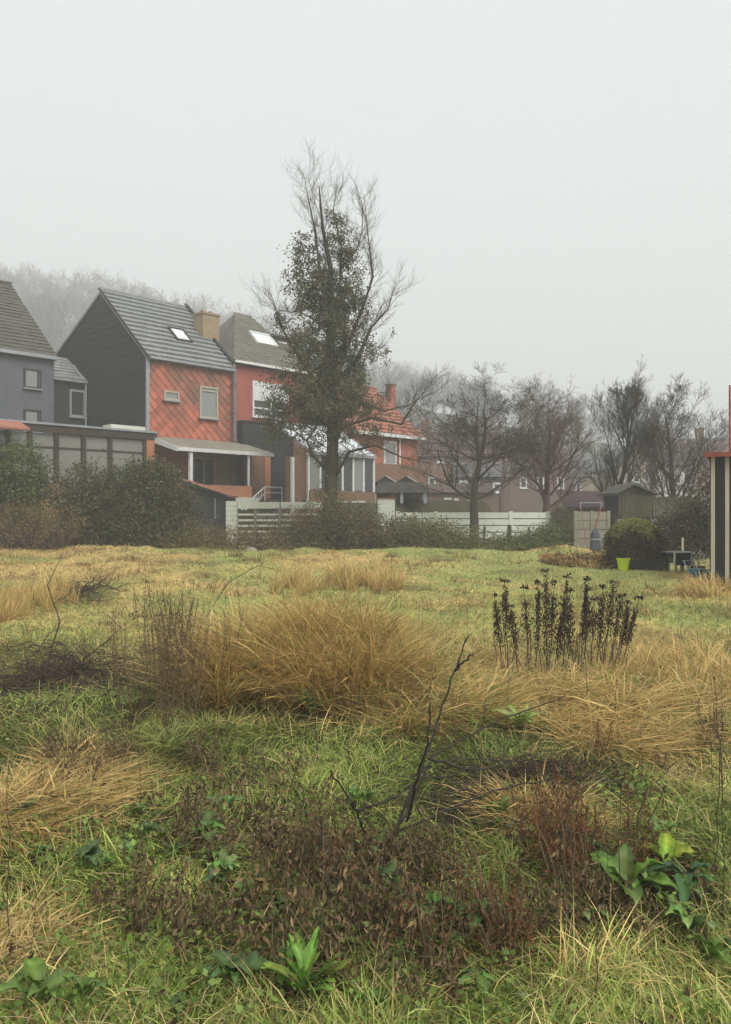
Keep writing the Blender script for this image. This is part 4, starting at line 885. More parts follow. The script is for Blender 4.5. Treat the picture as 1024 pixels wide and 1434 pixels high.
def garden_back():
    # grey concrete panel wall
    Y = 25.5; a = gp(806, Y); h = empty('grey_panel_wall', a); tag(h, 'grey-brown concrete panel wall behind the red-legged metal frame', 'wall')
    L = at(852, 720, Y).x - a.x; zt = at(806, 716, Y).z - a.z; r = random.Random(2)
    for i in range(2):
        for j in range(4): BX('panel', M['conc'], h, L * i / 2 + .04, L * (i + 1) / 2 - .04, -.02 - r.uniform(0, .01), .03, zt * j / 4 + .01, zt * (j + 1) / 4 - .01)
    for i in range(3): BX('post', M['conc'], h, L * i / 2 - .05, L * i / 2 + .05, -.05, .05, -.2, zt + .02)
    BX('backing', M['conc'], h, .05, L - .05, .0, .02, .0, zt - .02)
    # maroon low building behind
    b = gp(795, 33.0); k = empty('low_outbuilding', b); tag(k, 'long low outbuilding with dull maroon roof behind the grey panel wall', 'outbuilding')
    L = at(868, 700, 33).x - b.x; z1 = at(800, 688, 33).z - b.z; z0 = at(800, 712, 33).z - b.z
    BX('wall', M['brick_br'], k, 0, L, .2, 2.6, -.3, z0); MB().prism([(-.1, -.1, z0), (-.1, 1.6, z1), (-.1, 1.6, z1 + .06), (-.1, -.1, z0 + .06)], (L + .2, 0, 0)).build('roof', mat('maroon_roof', (.085, .05, .052), (.06, .038, .04), 3), k)
    # metal frame
    Y = 24.5; a = gp(806, Y); o = empty('swing_frame', a); tag(o, 'thin metal garden frame with pale top bar and red legs before the grey panel wall', 'frame')
    P = lambda px, py, dy=0: (at(px, py, Y).x - a.x, dy, at(px, py, Y).z - a.z)
    MB().bar(P(813, 704), P(842, 704), .014).bar(P(813, 704), P(813, 713), .018).bar(P(842, 704), P(842, 712), .018).build('top_bar', M['zinc'], o)
    MB().bar(P(814, 712), P(819, 772, -.3), .012).build('leg', M['redpole'], o); MB().bar(P(841, 712), P(822, 770, -.3), .022).build('leg', M['redpole'], o)
    
    b = gp(834, 24.2); o = empty('tarpaulin_bundle', b); tag(o, 'upright grey-blue tarpaulin bundle leaning before the grey panel wall', 'bundle')
    MB().bar((0, 0, -.03), (0, .05, .55), .20, .12, 9).build('tarpaulin', M['tarp'], o); MB().bar((0, .05, .551), (.02, .06, .72), .12, .03, 9).build('folded_top', M['tarp'], o); MB().bar((0, .03, .34), (0, .032, .38), .175, .172, 9).build('cord', M['zinc'], o)
    # playhouse on stilts
    Y = 27.0; a = gp(862, Y); h = empty('wooden_playhouse', a); tag(h, 'raised wooden playhouse with gabled roof and slatted balcony above the mossy shrub', 'playhouse')
    X = lambda px: at(px, 0, Y).x - a.x
    Z = lambda py: at(0, py, Y).z - a.z
    x0, x1, xm = X(866), X(914), X(886); zf = Z(722)
    for i in range(11):
        xa = x0 + (x1 - x0) * i / 11; xb = x0 + (x1 - x0) * (i + 1) / 11; zt = Z(692) + (Z(681) - Z(692)) * (1 - abs((xa + xb) / 2 - xm) / (x1 - xm)) * 1.0
        BX('wall_board', M['wood_gr'], h, xa + .006, xb - .006, .0, .03, zf, zt)
    BX('inner_wall', M['black'], h, x0 + .02, x1 - .02, .04, 1.6, zf, Z(693))
    MB().prism([(x0 - .15, -.2, Z(693)), (xm, -.2, Z(679)), (xm, -.2, Z(676)), (x0 - .15, -.2, Z(690))], (0, 2, 0)).build('roof_slope', M['felt'], h)
    MB().prism([(x1 + .15, -.2, Z(694)), (xm, -.2, Z(679)), (xm, -.2, Z(676)), (x1 + .15, -.2, Z(691))], (0, 2, 0)).build('roof_slope', M['felt'], h)
    BX('window', M['glass'], h, xm - .2, xm + .35, -.02, -.002, Z(700), Z(694))
    xr0, xr1 = X(858), X(965)
    BX('deck', M['wood_gr'], h, xr0, xr1, -1.0, 1.6, zf - .12, zf - .004)
    for i in range(34):
        x = xr0 + (xr1 - xr0) * (i + .5) / 34; BX('picket', M['wood_gr'], h, x - .03, x + .03, -1.0, -.97, zf, zf + .62 + .02 * (i % 3))
    BX('rail', M['wood_gr'], h, xr0, xr1, -.968, -.92, zf + .5, zf + .58)
    for x in (xr0 + .1, X(915), xr1 - .1):
        for y in (-.9, 1.3): BX('stilt', M['wood_gr'], h, x - .06, x + .06, y - .06, y + .06, -.2, zf - .122)
    o = gp(956, 21.0); q = MB().box(-.025, .025, -.025, .025, -.1, .7).build('pale_post', M['wood_lt']); q.location = o; tag(q, 'short pale wooden post before the dark hedge behind the table', 'post')
garden_back()

# ------------------------------------------------------------------ far houses
def far_house(name, label, px0, px1, base, eave, ridge, Y, wall, roof, wins, depth=8.0, side=0, chim=None, dark=False):
    a = gp((px0 + px1) / 2, Y); h = empty(name, a); tag(h, label, 'house', 'far houses in the fog')
    X = lambda px: at(px, 0, Y).x - a.x
    Z = lambda py: at(0, py, Y).z - a.z
    x0, x1 = X(px0), X(px1)
    BX('wall', wall, h, x0, x1, 0, depth, -1.5, Z(eave))
    if side == 0:
        tile_slope('roof_tiles', roof, h, x0 - .2, x1 + .2, -.3, Z(eave), depth / 2, Z(ridge), .5, .6, .05)
        MB().prism([(x0 - .15, -.25, Z(eave) - .1), (x0 - .15, depth / 2, Z(ridge) - .06), (x0 - .15, depth + .3, Z(eave) - .1)], (x1 - x0 + .3, 0, 0)).build('roof', roof, h)
    else:
        xm = (x0 + x1) / 2
        MB().prism([(x0, 0, Z(eave) + .003), (x1, 0, Z(eave) + .003), (xm, 0, Z(ridge) - .1)], (0, depth, 0)).build('gable', wall, h)
        MB().prism([(x0 - .3, -.3, Z(eave) - .2), (xm, -.3, Z(ridge)), (x1 + .3, -.3, Z(eave) - .2), (x1 + .3, -.3, Z(eave) + .1), (xm, -.3, Z(ridge) + .3), (x0 - .3, -.3, Z(eave) + .1)], (0, depth + .5, 0)).build('roof', roof, h)
    for (p0, p1, q0, q1) in wins: window(h, X(p0), X(p1), Z(q1), Z(q0), -.01, None, M['glass'], fw=.14, depth=.1)
    if chim: BX('chimney', M['brick_br'], h, X(chim) - .4, X(chim) + .4, depth / 2 - .4, depth / 2 + .4, Z(ridge) - .6, Z(ridge) + 1.3)
far_house('far_house', 'long far house with dull grey-brown roof and a white-lit roof window', 588, 705, 700, 640, 600, 75, M['brick_br'], M['house_brown'], [(612, 622, 641, 648), (636, 648, 672, 690), (600, 610, 668, 680), (660, 668, 668, 684)], chim=600)
far_house('far_house', 'small red brick far house with white door and window frames', 640, 715, 712, 668, 645, 62, M['brick_dull'], M['house_grey'], [(643, 655, 673, 693), (664, 672, 676, 692), (690, 702, 676, 690)], depth=6)
far_house('far_house', 'low brown far outbuilding with small cream-framed windows behind the concrete fence', 600, 690, 716, 690, 676, 55, M['brick_br'], M['house_brown'], [(622, 632, 697, 708), (636, 642, 698, 708), (655, 668, 697, 708)], depth=5)
far_house('far_house', 'far red brick house with grey roof between the bare trees', 712, 800, 705, 655, 622, 82, M['brick_dull'], M['house_brown'], [(728, 738, 668, 684), (752, 762, 668, 684), (780, 790, 668, 684)], chim=790)
far_house('far_house', 'beige gabled far house behind the raised wooden playhouse', 868, 920, 705, 655, 625, 70, M['beige'], M['house_grey'], [(886, 896, 664, 676), (902, 910, 664, 676)], side=1)
far_house('far_house', 'white-walled far house behind the vase-shaped bare tree', 908, 962, 705, 652, 632, 78, M['cream'], M['house_grey'], [(916, 926, 664, 678), (944, 954, 664, 678)])
far_house('far_house', 'far tan brick house with dull brown roof beyond the black shed', 940, 1040, 700, 650, 610, 92, M['brick_tan'], M['house_brown'], [(960, 972, 662, 680), (1000, 1012, 662, 680)], chim=1000)
far_house('far_house', 'grey-roofed far house low between the upright bare trees', 790, 872, 705, 668, 640, 98, M['brick_tan'], M['house_grey'], [(806, 814, 676, 690), (838, 846, 676, 690)], chim=800)

# ------------------------------------------------------------------ foggy woods on the hill (one mass)
def woods():
    FARSP = dict(H=13.0, r=.26, rmin=.035, seg=[.9, .9, .8, .7], n=[16, 9, 5], ang=[44, 40, 38], len=[.5, .5, .5], fall=[.5, .4, .3], taper=[.2, .3, .45, .6], st=[.2, .15, .2], wig=[.05, .08, .1, .12], trop=[.03, .06, .08, .06], rr=[.55, .65, .8])
    var = []
    for s in range(6):
        seg, _ = grow(100 + s, FARSP); s_ = seg
        P0 = np.array([x[0][:] for x in s_]); P1 = np.array([x[1][:] for x in s_]); R0 = np.array([x[2] for x in s_]); R1 = np.array([x[3] for x in s_])
        var.append((P0, P1, R0, R1))
    g = np.random.default_rng(9)
    def mass(name, label, spots):
        a, b, r0, r1 = [], [], [], []
        for (x, y, k) in spots:
            v = var[int(g.integers(6))]; t = g.uniform(0, 6.28); R = np.array([[math.cos(t), -math.sin(t), 0], [math.sin(t), math.cos(t), 0], [0, 0, 1]]); base = np.array([x, y, th(x, y) - .2])
            a.append(v[0] @ R.T * k + base); b.append(v[1] @ R.T * k + base); r0.append(v[2] * k); r1.append(v[3] * k)
        a, b, r0, r1 = map(np.concatenate, (a, b, r0, r1))
        o = link(name, tubes(name, a, b, r0, r1, np.full(len(a), 3)), M['bark_far']); tag(o, label, 'woodland', kind='stuff')
    sp = []
    for _ in range(170):
        y = g.uniform(170, 335); px = g.uniform(-90, 440); sp.append(((px - HX) / F * y, y, g.uniform(.75, 1.3)))
    mass('bare_woodland', 'fog-veiled bare woodland on the hill above the slate-gabled houses', sp)
    sp = []
    for _ in range(90):
        y = g.uniform(150, 330); px = g.uniform(420, 700) if g.random() < .6 else g.uniform(640, 1090); sp.append(((px - HX) / F * y, y, g.uniform(.6, .95)))
    mass('bare_woodland', 'fog-veiled bare woodland on the low slope behind the far houses', sp)
woods()

# ------------------------------------------------------------------ grass
def blades(name, x, y, L, W, ang, a0, a1, col, tipcol, z=None, seed=0):
    g = np.random.default_rng(seed); n = len(x); z = terrain(x, y) if z is None else z
    dx, dy = np.cos(ang), np.sin(ang); tw = ang + math.pi / 2 + g.normal(0, .45, n); wx, wy = np.cos(tw), np.sin(tw); wz = g.normal(0, .35, n)
    p = np.stack([x, y, z - .01], 1); V_ = []; C_ = []; T = [0, .36, .70, 1.0]
    for k in range(4):
        wk = W * (1.0, .95, .65, 0)[k] * .5
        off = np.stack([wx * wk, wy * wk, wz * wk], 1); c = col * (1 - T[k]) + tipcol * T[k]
        if k < 3: V_ += [p - off, p + off]; C_ += [c, c]
        else: V_ += [p]; C_ += [c]
        if k < 3:
            t = a0 + (a1 - a0) * (T[k] + T[k + 1]) / 2; l = L * (T[k + 1] - T[k])
            p = p + np.stack([dx * np.sin(t) * l, dy * np.sin(t) * l, np.cos(t) * l], 1); p[:, 2] = np.maximum(p[:, 2], z + .004 + .012 * g.random(n))
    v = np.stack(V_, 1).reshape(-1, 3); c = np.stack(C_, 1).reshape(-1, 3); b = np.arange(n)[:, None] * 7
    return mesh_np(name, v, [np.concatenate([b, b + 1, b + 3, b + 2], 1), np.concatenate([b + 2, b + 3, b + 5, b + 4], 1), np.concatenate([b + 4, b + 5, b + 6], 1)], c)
def scatter(n, d0, d1, g, mixp=.5):
    k = int(n * mixp); v = g.uniform(1 / d1, 1 / d0, k); ya = 1 / v; yb = np.exp(g.uniform(math.log(d0), math.log(d1), n - k)); y = np.concatenate([ya, yb])
    return g.uniform(-.62, .62, n) * y + g.normal(0, .25, n), y
def meadow():
    g = np.random.default_rng(21)
    n = 240000; x, y = scatter(n, 1.7, 31, g)
    w = (y - 34) * V[1] + (x - A0[0]) * V[0]
    keep = w < -3.6
    for (px, py, rr) in ((428, 1408, .15), (880, 1262, .2), (930, 1222, .13), (965, 1250, .15), (728, 1028, .2), (436, 1003, .16)):
        c = gpy(px, py); keep &= (np.hypot(x - c.x, y - c.y) > rr) | (g.random(len(x)) < .12)
    x, y = x[keep], y[keep]; st, br = cover(x, y); far = sst(8, 16, y)
    isst = g.random(len(x)) < np.clip(st * .85 + .06, 0, 1); keep = g.random(len(x)) > br * .6; x, y, st, isst, far = x[keep], y[keep], st[keep], isst[keep], far[keep]
    fa = 2 * math.pi * vnoise(x, y, .6, 40) * 1.7 + g.normal(0, 1.25, len(x))
    lod = np.clip(y / 6, 1, 4)
    def make(name, m, label, cols, tips, Lr, Wd, a0r, a1r, seed):
        nn = m.sum(); mixc = g.random((nn, 1)); q = g.uniform(.3, 1.75, (nn, 1)) ; patch = fbm(x[m], y[m], .8, 60)[:, None]
        c = (np.array(cols[0]) * (1 - mixc) + np.array(cols[1]) * mixc) * q * (.35 + 1.3 * patch); t = (np.array(tips[0]) * (1 - mixc) + np.array(tips[1]) * mixc) * q * (.35 + 1.3 * patch)
        L = g.uniform(*Lr, nn) * (.65 + .9 * vnoise(x[m], y[m], .5, 70)) * (1 - .25 * far[m]); 
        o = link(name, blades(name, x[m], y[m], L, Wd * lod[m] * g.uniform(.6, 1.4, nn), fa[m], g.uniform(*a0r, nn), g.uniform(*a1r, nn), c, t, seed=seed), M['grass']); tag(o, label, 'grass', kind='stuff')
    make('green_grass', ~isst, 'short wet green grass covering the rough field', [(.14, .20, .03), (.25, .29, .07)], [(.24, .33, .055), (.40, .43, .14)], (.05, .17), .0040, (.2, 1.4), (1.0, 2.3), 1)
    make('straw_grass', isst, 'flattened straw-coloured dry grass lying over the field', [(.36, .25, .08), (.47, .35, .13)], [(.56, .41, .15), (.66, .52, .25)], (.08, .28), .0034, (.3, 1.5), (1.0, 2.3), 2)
meadow()
def dry_tufts():
    g = np.random.default_rng(77); nt = 420; cy = np.exp(g.uniform(math.log(7.5), math.log(28), nt)); cx = g.uniform(-.6, .6, nt) * cy; w = (cy - 34) * V[1] + (cx - A0[0]) * V[0]; k = w < -4.5; cx, cy = cx[k], cy[k]; nt = len(cx)
    m = 46; i = np.repeat(np.arange(nt), m); n = len(i); sp = g.uniform(.06, .3, nt)[i]; x = cx[i] + g.normal(0, 1, n) * sp * 1.3; y = cy[i] + g.normal(0, 1, n) * sp
    hue = g.random(nt)[i][:, None]; q = g.uniform(.5, 1.4, (n, 1)); c = (np.array([.13, .085, .04]) * (1 - hue) + np.array([.40, .28, .11]) * hue) * q
    o = link('dry_tufts', blades('dry_tufts', x, y, g.uniform(.1, .32, nt)[i] * g.uniform(.6, 1.2, n), .004 * np.clip(y / 6, 1, 3.5), g.uniform(0, 6.28, n), g.uniform(.1, 1.2, n), g.uniform(.6, 1.9, n), c, c * 1.35, seed=5), M['grass']); tag(o, 'scattered brown and buff dry tufts over the open field', 'grass', kind='stuff')
dry_tufts()

def tussock(label, e, n, L, lean, seed, cols=None, h=None, W=.0042, a0=(.05, .6), a1=(.7, 1.9), green=.15):
    cx, cy, rx, ry = e; g = np.random.default_rng(seed); nt = max(5, n // 90)
    t = g.uniform(0, 6.283, nt); r = np.sqrt(g.random(nt)); tx, ty = cx + np.cos(t) * r * rx, cy + np.sin(t) * r * ry
    i = g.integers(0, nt, n); x = tx[i] + g.normal(0, .07, n); y = ty[i] + g.normal(0, .07, n)
    out = np.arctan2(y - ty[i], x - tx[i]); td = lean + g.normal(0, .9, nt); mix = g.random(n) < .55
    ang = np.where(mix, td[i] + g.normal(0, .55, n), out)
    gr = (g.random(n) < green)[:, None]; m = g.random((n, 1)); q = g.uniform(.6, 1.65, (n, 1)); W = W * np.where(g.random(n) < .12, 1.9, 1.0)
    c = np.where(gr, np.array([[.14, .17, .04]]), (np.array([.32, .20, .06]) * (1 - m) + np.array([.50, .35, .12]) * m)) * q
    tip = np.where(gr, np.array([[.25, .27, .08]]), (np.array([.46, .30, .10]) * (1 - m) + np.array([.68, .50, .23]) * m)) * q
    LL = L * g.uniform(.5, 1.2, n) * g.uniform(.75, 1.2, nt)[i]; z0 = th(cx, cy)
    me = blades('grass_tussock', x - cx, y - cy, LL, W * g.uniform(.6, 1.4, n), ang, g.uniform(*a0, n), g.uniform(*a1, n), c, tip, z=terrain(x, y) - z0, seed=seed)
    o = link('grass_tussock', me, M['grass']); o.location = (cx, cy, z0); tag(o, label, 'grass tussock', 'tussocks of dry grass')
tussock('largest straw tussock, a high heap of drooping dry grass on a hummock', ell(430, 945, 180, 50), 10500, .74, -1.9, 1, a0=(.1, 1.0), a1=(.9, 2.0), W=.005)
tussock('long pale dry stalks combed down the slope below the dark seed-head stalks', ell(860, 1010, 150, 48), 3000, .62, -.75, 2, a0=(.8, 1.5), a1=(1.4, 1.9), green=.12)
tussock('yellow dry grass drooping beside the mown-looking green hollow', ell(45, 1130, 100, 60), 6000, .34, -.5, 3, a0=(.8, 1.5), a1=(1.3, 2.0))
tussock('golden grass heap below the brown withered nettles and yellow drooping grass', ell(10, 1335, 70, 80), 4200, .24, -.3, 4, a0=(.8, 1.5), a1=(1.3, 2.0), green=.3)
tussock('loose straw tussock sloping off the right flank of the high heap', ell(600, 985, 110, 38), 5500, .5, -.5, 5, a0=(.5, 1.4), a1=(1.2, 2.0), green=.35)
tussock('dense buff grass clump in front of the black shed', ell(985, 955, 75, 36), 4200, .42, 1.6, 6, a0=(.3, 1.3), a1=(1.0, 1.9))
tussock('thin straw tuft standing over the dark fallen twigs', ell(760, 1150, 60, 25), 1300, .3, -2.0, 7, a0=(.5, 1.3), a1=(1.2, 1.9))
tussock('upright tan grass fringe in front of the tangled hedge', ell(15, 862, 65, 26), 3600, .5, 1.0, 8, a0=(.0, .4), a1=(.3, 1.2))
tussock('tan grass band at the foot of the dark seed-head stalks', ell(745, 955, 130, 30), 3000, .34, -.6, 9, a0=(.5, 1.4), a1=(1.2, 1.9))
tussock('low straw grass along the foot of the black shed', ell(1010, 832, 70, 10), 2600, .4, 2.5, 10, W=.007)
tussock('bluish-green blade tuft under the brown withered stems', ell(272, 1045, 55, 26), 900, .26, -1.6, 11, a0=(.5, 1.4), a1=(1.1, 2.0), W=.006, green=1.0)
tussock('buff grass hump rising behind the high straw heap', ell(470, 822, 90, 10), 3000, .5, 1.0, 12, W=.006, a0=(0, .5), a1=(.4, 1.4))

# ------------------------------------------------------------------ individual plants in the field
def lie(p, z): return max(p, z)
def stalk_clump():
    """dark dead flower stalks with flat seed heads"""
    spots = [(703, 945, 693, 832), (712, 950, 704, 812), (742, 952, 736, 823), (752, 948, 752, 815), (770, 945, 775, 815), (766, 950, 768, 800), (785, 952, 796, 808), (797, 950, 801, 828), (812, 955, 821, 810), (818, 950, 827, 826), (838, 955, 847, 822), (843, 958, 858, 815), (850, 952, 869, 833), (866, 956, 882, 843), (868, 962, 898, 838), (728, 955, 716, 850), (778, 955, 786, 845), (826, 958, 836, 840)]
    c = gpy(790, 948); o = empty('dead_flower_stalks', c); tag(o, 'stand of blackened dead flower stalks with flat seed heads', 'dead plant')
    g = np.random.default_rng(6)
    for i, (bx, by, tx, ty) in enumerate(spots):
        Y = c.y + g.uniform(-.35, .35); b = gp(bx, Y) - c; t = at(tx, ty, Y) - c; t.y += g.uniform(-.1, .1)
        n = 6; P = [Vector(b).lerp(t, k / n) + Vector((g.normal() * .008, g.normal() * .008, 0)) for k in range(n + 1)]
        s = link('stalk', tubes('stalk', [p[:] for p in P[:-1]], [p[:] for p in P[1:]], [.006 - .0006 * k for k in range(n)], [.006 - .0006 * (k + 1) for k in range(n)], [5] * n), M['twig'], o)
        m = int(g.integers(430, 560)); lo_, hi_ = g.uniform(.18, .5), g.uniform(.86, .98); u = g.beta(1.6, 1.4, m) * (hi_ - lo_) + lo_; m = min(m, int(m * (hi_ - lo_) / .7)); u = u[:m]; kw = g.uniform(.6, 1.5); pp = np.array([(Vector(b).lerp(t, q))[:] for q in u]) + g.normal(size=(m, 3)) * np.stack([(.008 + .018 * (1 - u) + .010 * (vnoise(u * 6, u * 0 + i, 1.0) - .3)) * kw] * 2 + [np.full(m, .02)], 1)
        cc = (np.array([.045, .031, .023]) * u[:, None] + np.array([.11, .075, .045]) * (1 - u[:, None]) * .6) * g.uniform(.5, 1.7, (m, 1))
        link('withered_leaves', leaves('withered_leaves', pp, .03, cc, up=-1.4, ratio=.34, seed=i), M['dead'], s)
        m = 34; a = g.uniform(0, 6.28, m); rr = np.sqrt(g.random(m)) * g.uniform(.025, .045); hd = np.stack([np.cos(a) * rr, np.sin(a) * rr, g.normal(0, .006, m)], 1) + np.array(t[:])
        link('seed_head', leaves('seed_head', hd, .02, np.array([.045, .034, .026]) * g.uniform(.6, 1.5, (m, 1)), ratio=.9, seed=i + 50), M['dead'], s)
    pa = []; rr = random.Random(8)
    for _ in range(46):
        b = gp(rr.uniform(698, 880), c.y + rr.uniform(-.4, .4)) - c; t = b + Vector((rr.gauss(0, .06), rr.gauss(0, .06), rr.uniform(.2, .5))); pa.append((b, t))
    link('broken_stems', tubes('broken_stems', [p[0][:] for p in pa], [p[1][:] for p in pa], [.005] * 46, [.0035] * 46, [4] * 46), M['dry_stem'], o)['kind'] = 'stuff'
stalk_clump()

def twig_path(pts, r0, r1, rnd, rough=.012, n=6):
    P0, P1, R0, R1 = [], [], [], []; N = (len(pts) - 1) * n; prev = None; k = 0
    for i in range(len(pts) - 1):
        for j in range(n + (1 if i == len(pts) - 2 else 0)):
            p = Vector(pts[i]).lerp(Vector(pts[i + 1]), j / n) + Vector((rnd.gauss(0, rough), rnd.gauss(0, rough), rnd.gauss(0, rough))) * (1 if k else 0)
            if prev is not None: P0.append(prev[:]); P1.append(p[:]); R0.append(r0 + (r1 - r0) * (k - 1) / N); R1.append(r0 + (r1 - r0) * k / N)
            prev = p; k += 1
    return P0, P1, R0, R1
def tube_obj(name, paths, m, parent, k=5, kind=None):
    A, B, C, D = [], [], [], []
    for p in paths: A += p[0]; B += p[1]; C += p[2]; D += p[3]
    o = link(name, tubes(name, A, B, C, D, [k] * len(A)), m, parent)
    if len(paths) > 3: o['kind'] = 'stuff'
    return o
def sapling():
    r = random.Random(4); b = gpy(508, 1208); o = empty('bare_sapling', b); tag(o, 'leafless dark sapling leaning over the grass, its forked twigs reaching up', 'sapling')
    Y = b.y; P = lambda px, py, dy=0.0: at(px, py, Y + dy) - b
    tube_obj('stem', [twig_path([P(505, 1212), P(548, 1172, .05), P(590, 1080, .15), P(612, 1010, .25), P(637, 940, .3), P(657, 888, .35)], .0085, .0035, r, .0035)], M['dark_twig'], o)
    for pts in ([P(548, 1172, .05), P(575, 1130, .2), P(605, 1060, .3), P(690, 1012, .45), P(792, 974, .6)], [P(570, 1150, .1), P(585, 1090, -.05), P(598, 1040, -.1), P(603, 985, -.1)],
                [P(522, 1190, .0), P(505, 1150, -.1), P(485, 1110, -.15), P(462, 1080, -.2)], [P(556, 1165, .1), P(640, 1130, .3), P(720, 1100, .5), P(800, 1085, .6)], [P(600, 1062, .3), P(660, 1080, .4), P(730, 1062, .5)],
                [P(500, 1135, -.1), P(530, 1128, .1), P(590, 1090, .2), P(640, 1085, .3)], [P(637, 940, .3), P(650, 925, .3), P(662, 915, .3)]):
        tube_obj('branch', [twig_path(pts, .0068, .0034, r, .004)], M['dark_twig'], o, 4)
    tw = []
    for _ in range(40):
        px, py = r.uniform(480, 760), r.uniform(1080, 1190); p = P(px, py, r.uniform(-.1, .5)); p.z = max(p.z, th(p.x + b.x, p.y + b.y) - b.z); q = p + Vector((r.gauss(0, .12), r.gauss(0, .1), r.uniform(.02, .14))); tw.append(twig_path([p, q], .003, .0012, r, .006, 3))
    tube_obj('twigs', tw, M['twig'], o, 3)
sapling()
def brush(name, label, e, n, L, up, seed, big=6, rad=.006):
    cx, cy, rx, ry = e; r = random.Random(seed); z0 = th(cx, cy); o = empty(name, (cx, cy, z0)); tag(o, label, 'brush pile', 'piles of dead brush')
    def one(Lk, ra, u):
        t = r.uniform(0, 6.28); q = abs(r.gauss(0, .62)); p = Vector((math.cos(t) * q * rx, math.sin(t) * q * ry, 0)) + Vector((.18 * rx * math.sin(5 * t), .3 * ry * math.sin(3 * t + 1), 0)); a = r.uniform(0, 6.28); pts = []
        for k in range(4):
            d = (k / 3 - .5) * Lk; v = Vector((p.x + math.cos(a) * d, p.y + math.sin(a) * d * .7, 0)); v.z = th(v.x + cx, v.y + cy) - z0 + .015 + r.random() * u * max(.1, 1 - .6 * q) * (.35 + .65 * r.random()) + (k == 3) * r.random() * u; pts.append(v)
        return twig_path(pts, ra, ra * .3, r, .012, 3)
    tube_obj('twigs', [one(L * r.uniform(.4, 1.1), rad * .5, up) for _ in range(n)], M['twig'], o, 3)
    for _ in range(big): tube_obj('branch', [one(L * 1.5, rad, up * 1.1)], M['twig'], o, 5)
brush('brush_pile', 'heap of dark fallen twigs beside the brown withered stems and green hollow', ell(95, 945, 180, 38), 210, .9, .30, 1, 14, .010)
brush('brush_pile', 'dark mat of fallen twigs under the leafless sapling', ell(750, 1100, 165, 30), 230, .5, .15, 2, 10)
brush('brush_pile', 'small arched dead brush on the open field before the tangled hedge', ell(112, 838, 45, 8), 120, .9, .35, 3, 4, .01)
brush('brush_pile', 'thin dark twigs flattened beside the broad-leaved dock', ell(640, 1150, 90, 34), 240, .4, .10, 4, 4, .004)
def pale_stone():
    p = gp(352, 25.2); g = random.Random(3); m = MB(); ring = []
    for z, k in ((-.04, .9), (.06, 1.0), (.13, .7), (.17, .25)): ring.append([(math.cos(t * .698) * .2 * k * g.uniform(.8, 1.2), math.sin(t * .698) * .15 * k * g.uniform(.8, 1.2), z) for t in range(9)])
    for a, b in zip(ring, ring[1:]):
        for i in range(9): m.poly([a[i], a[(i + 1) % 9], b[(i + 1) % 9], b[i]])
    m.poly(ring[-1]); o = m.build('pale_stone', M['conc']); o.location = p; tag(o, 'small pale stone lying before the white slat fence', 'stone')
pale_stone()
def arching_sticks():
    r = random.Random(9)
    for i, (lab, pts) in enumerate([
        ('long dark stick rising from the brush pile towards the tangled hedge', [(55, 960), (85, 870), (66, 820), (90, 772)]),
        ('dark forked stick lying over the brush pile beside the withered stems', [(60, 965), (110, 930), (170, 880), (150, 860)]),
        ('long bent dead stem rooted by the bluish grass tuft', [(205, 1065), (290, 1065), (395, 1085)]),
        ('dead reddish stem arching over the high straw heap', [(285, 870), (320, 815), (362, 792), (395, 800)])]):
        b = gpy(pts[0][0], pts[0][1]); o = empty('dead_stick', b); tag(o, lab, 'stick', 'dead sticks in the field')
        P = [at(px, py, b.y + .12 * k) - b for k, (px, py) in enumerate(pts)]
        tube_obj('stick', [twig_path(P, .008, .003, r, .003)], M['twig'], o); q = P[1].lerp(P[2], .5)
        tube_obj('side_twig', [twig_path([q, q + Vector((.12, .05, .08)), q + Vector((.2, .05, .2))], .004, .0015, r, .008)], M['twig'], o, 4)
arching_sticks()

def copy_thing(o, loc, rz, sc, label=None):
    c = o.copy(); COL.objects.link(c); c.location = loc; c.rotation_euler = (0, 0, rz); c.scale = (sc, sc, sc)
    if label: c['label'] = label
    for ch in o.children:
        k = ch.copy(); COL.objects.link(k); k.parent = c
        for g2 in ch.children: d = g2.copy(); COL.objects.link(d); d.parent = k
    return c
def dead_plant(kind, seed):
    """withered nettle / dock: stems with hanging curled brown leaves"""
    r = random.Random(seed); g = np.random.default_rng(seed); o = empty('withered_plant'); paths = []; pts = []; H = .30 if kind != 'tall' else .95
    for k in range(5 if kind != 'tall' else 7):
        a = r.uniform(0, 6.28); l = r.uniform(.02, .14) if kind != 'tall' else r.uniform(.04, .26); hh = H * r.uniform(.6, 1.1); b = Vector((r.gauss(0, .05), r.gauss(0, .05), -.03)); t = b + Vector((math.cos(a) * l, math.sin(a) * l, hh))
        m = b.lerp(t, .5) + Vector((r.gauss(0, .02), r.gauss(0, .02), 0)); paths.append(twig_path([b, m, t], .004, .0018, r, .004, 3))
        n = 85 if kind == 'leafy' else (60 if kind == 'seed' else 190); lo = .1 if kind == 'leafy' else (.35 if kind == 'seed' else .25)
        u = g.uniform(lo, 1, n); sp = (.024 if kind == 'leafy' else .014)
        pts.append(np.array([b.lerp(t, q)[:] for q in u]) + g.normal(size=(n, 3)) * sp)
    tube_obj('stems', paths, M['dry_stem'], o, 4); pts = np.concatenate(pts); hue = g.random((len(pts), 1))
    c = (np.array([.060, .043, .026]) * (1 - hue) + np.array([.25, .17, .085]) * hue) * g.uniform(.45, 1.4, (len(pts), 1))
    if kind == 'seed': c = (np.array([.12, .05, .024]) * (1 - hue) + np.array([.17, .075, .035]) * hue) * g.uniform(.5, 1.4, (len(pts), 1))
    link('withered_leaves' if kind != 'seed' else 'seeds', leaves('withered_leaves', pts, .030 if kind == 'leafy' else .017, c, up=-1.2, ratio=.3, seed=seed), M['dead'], o)['kind'] = 'stuff'; return o
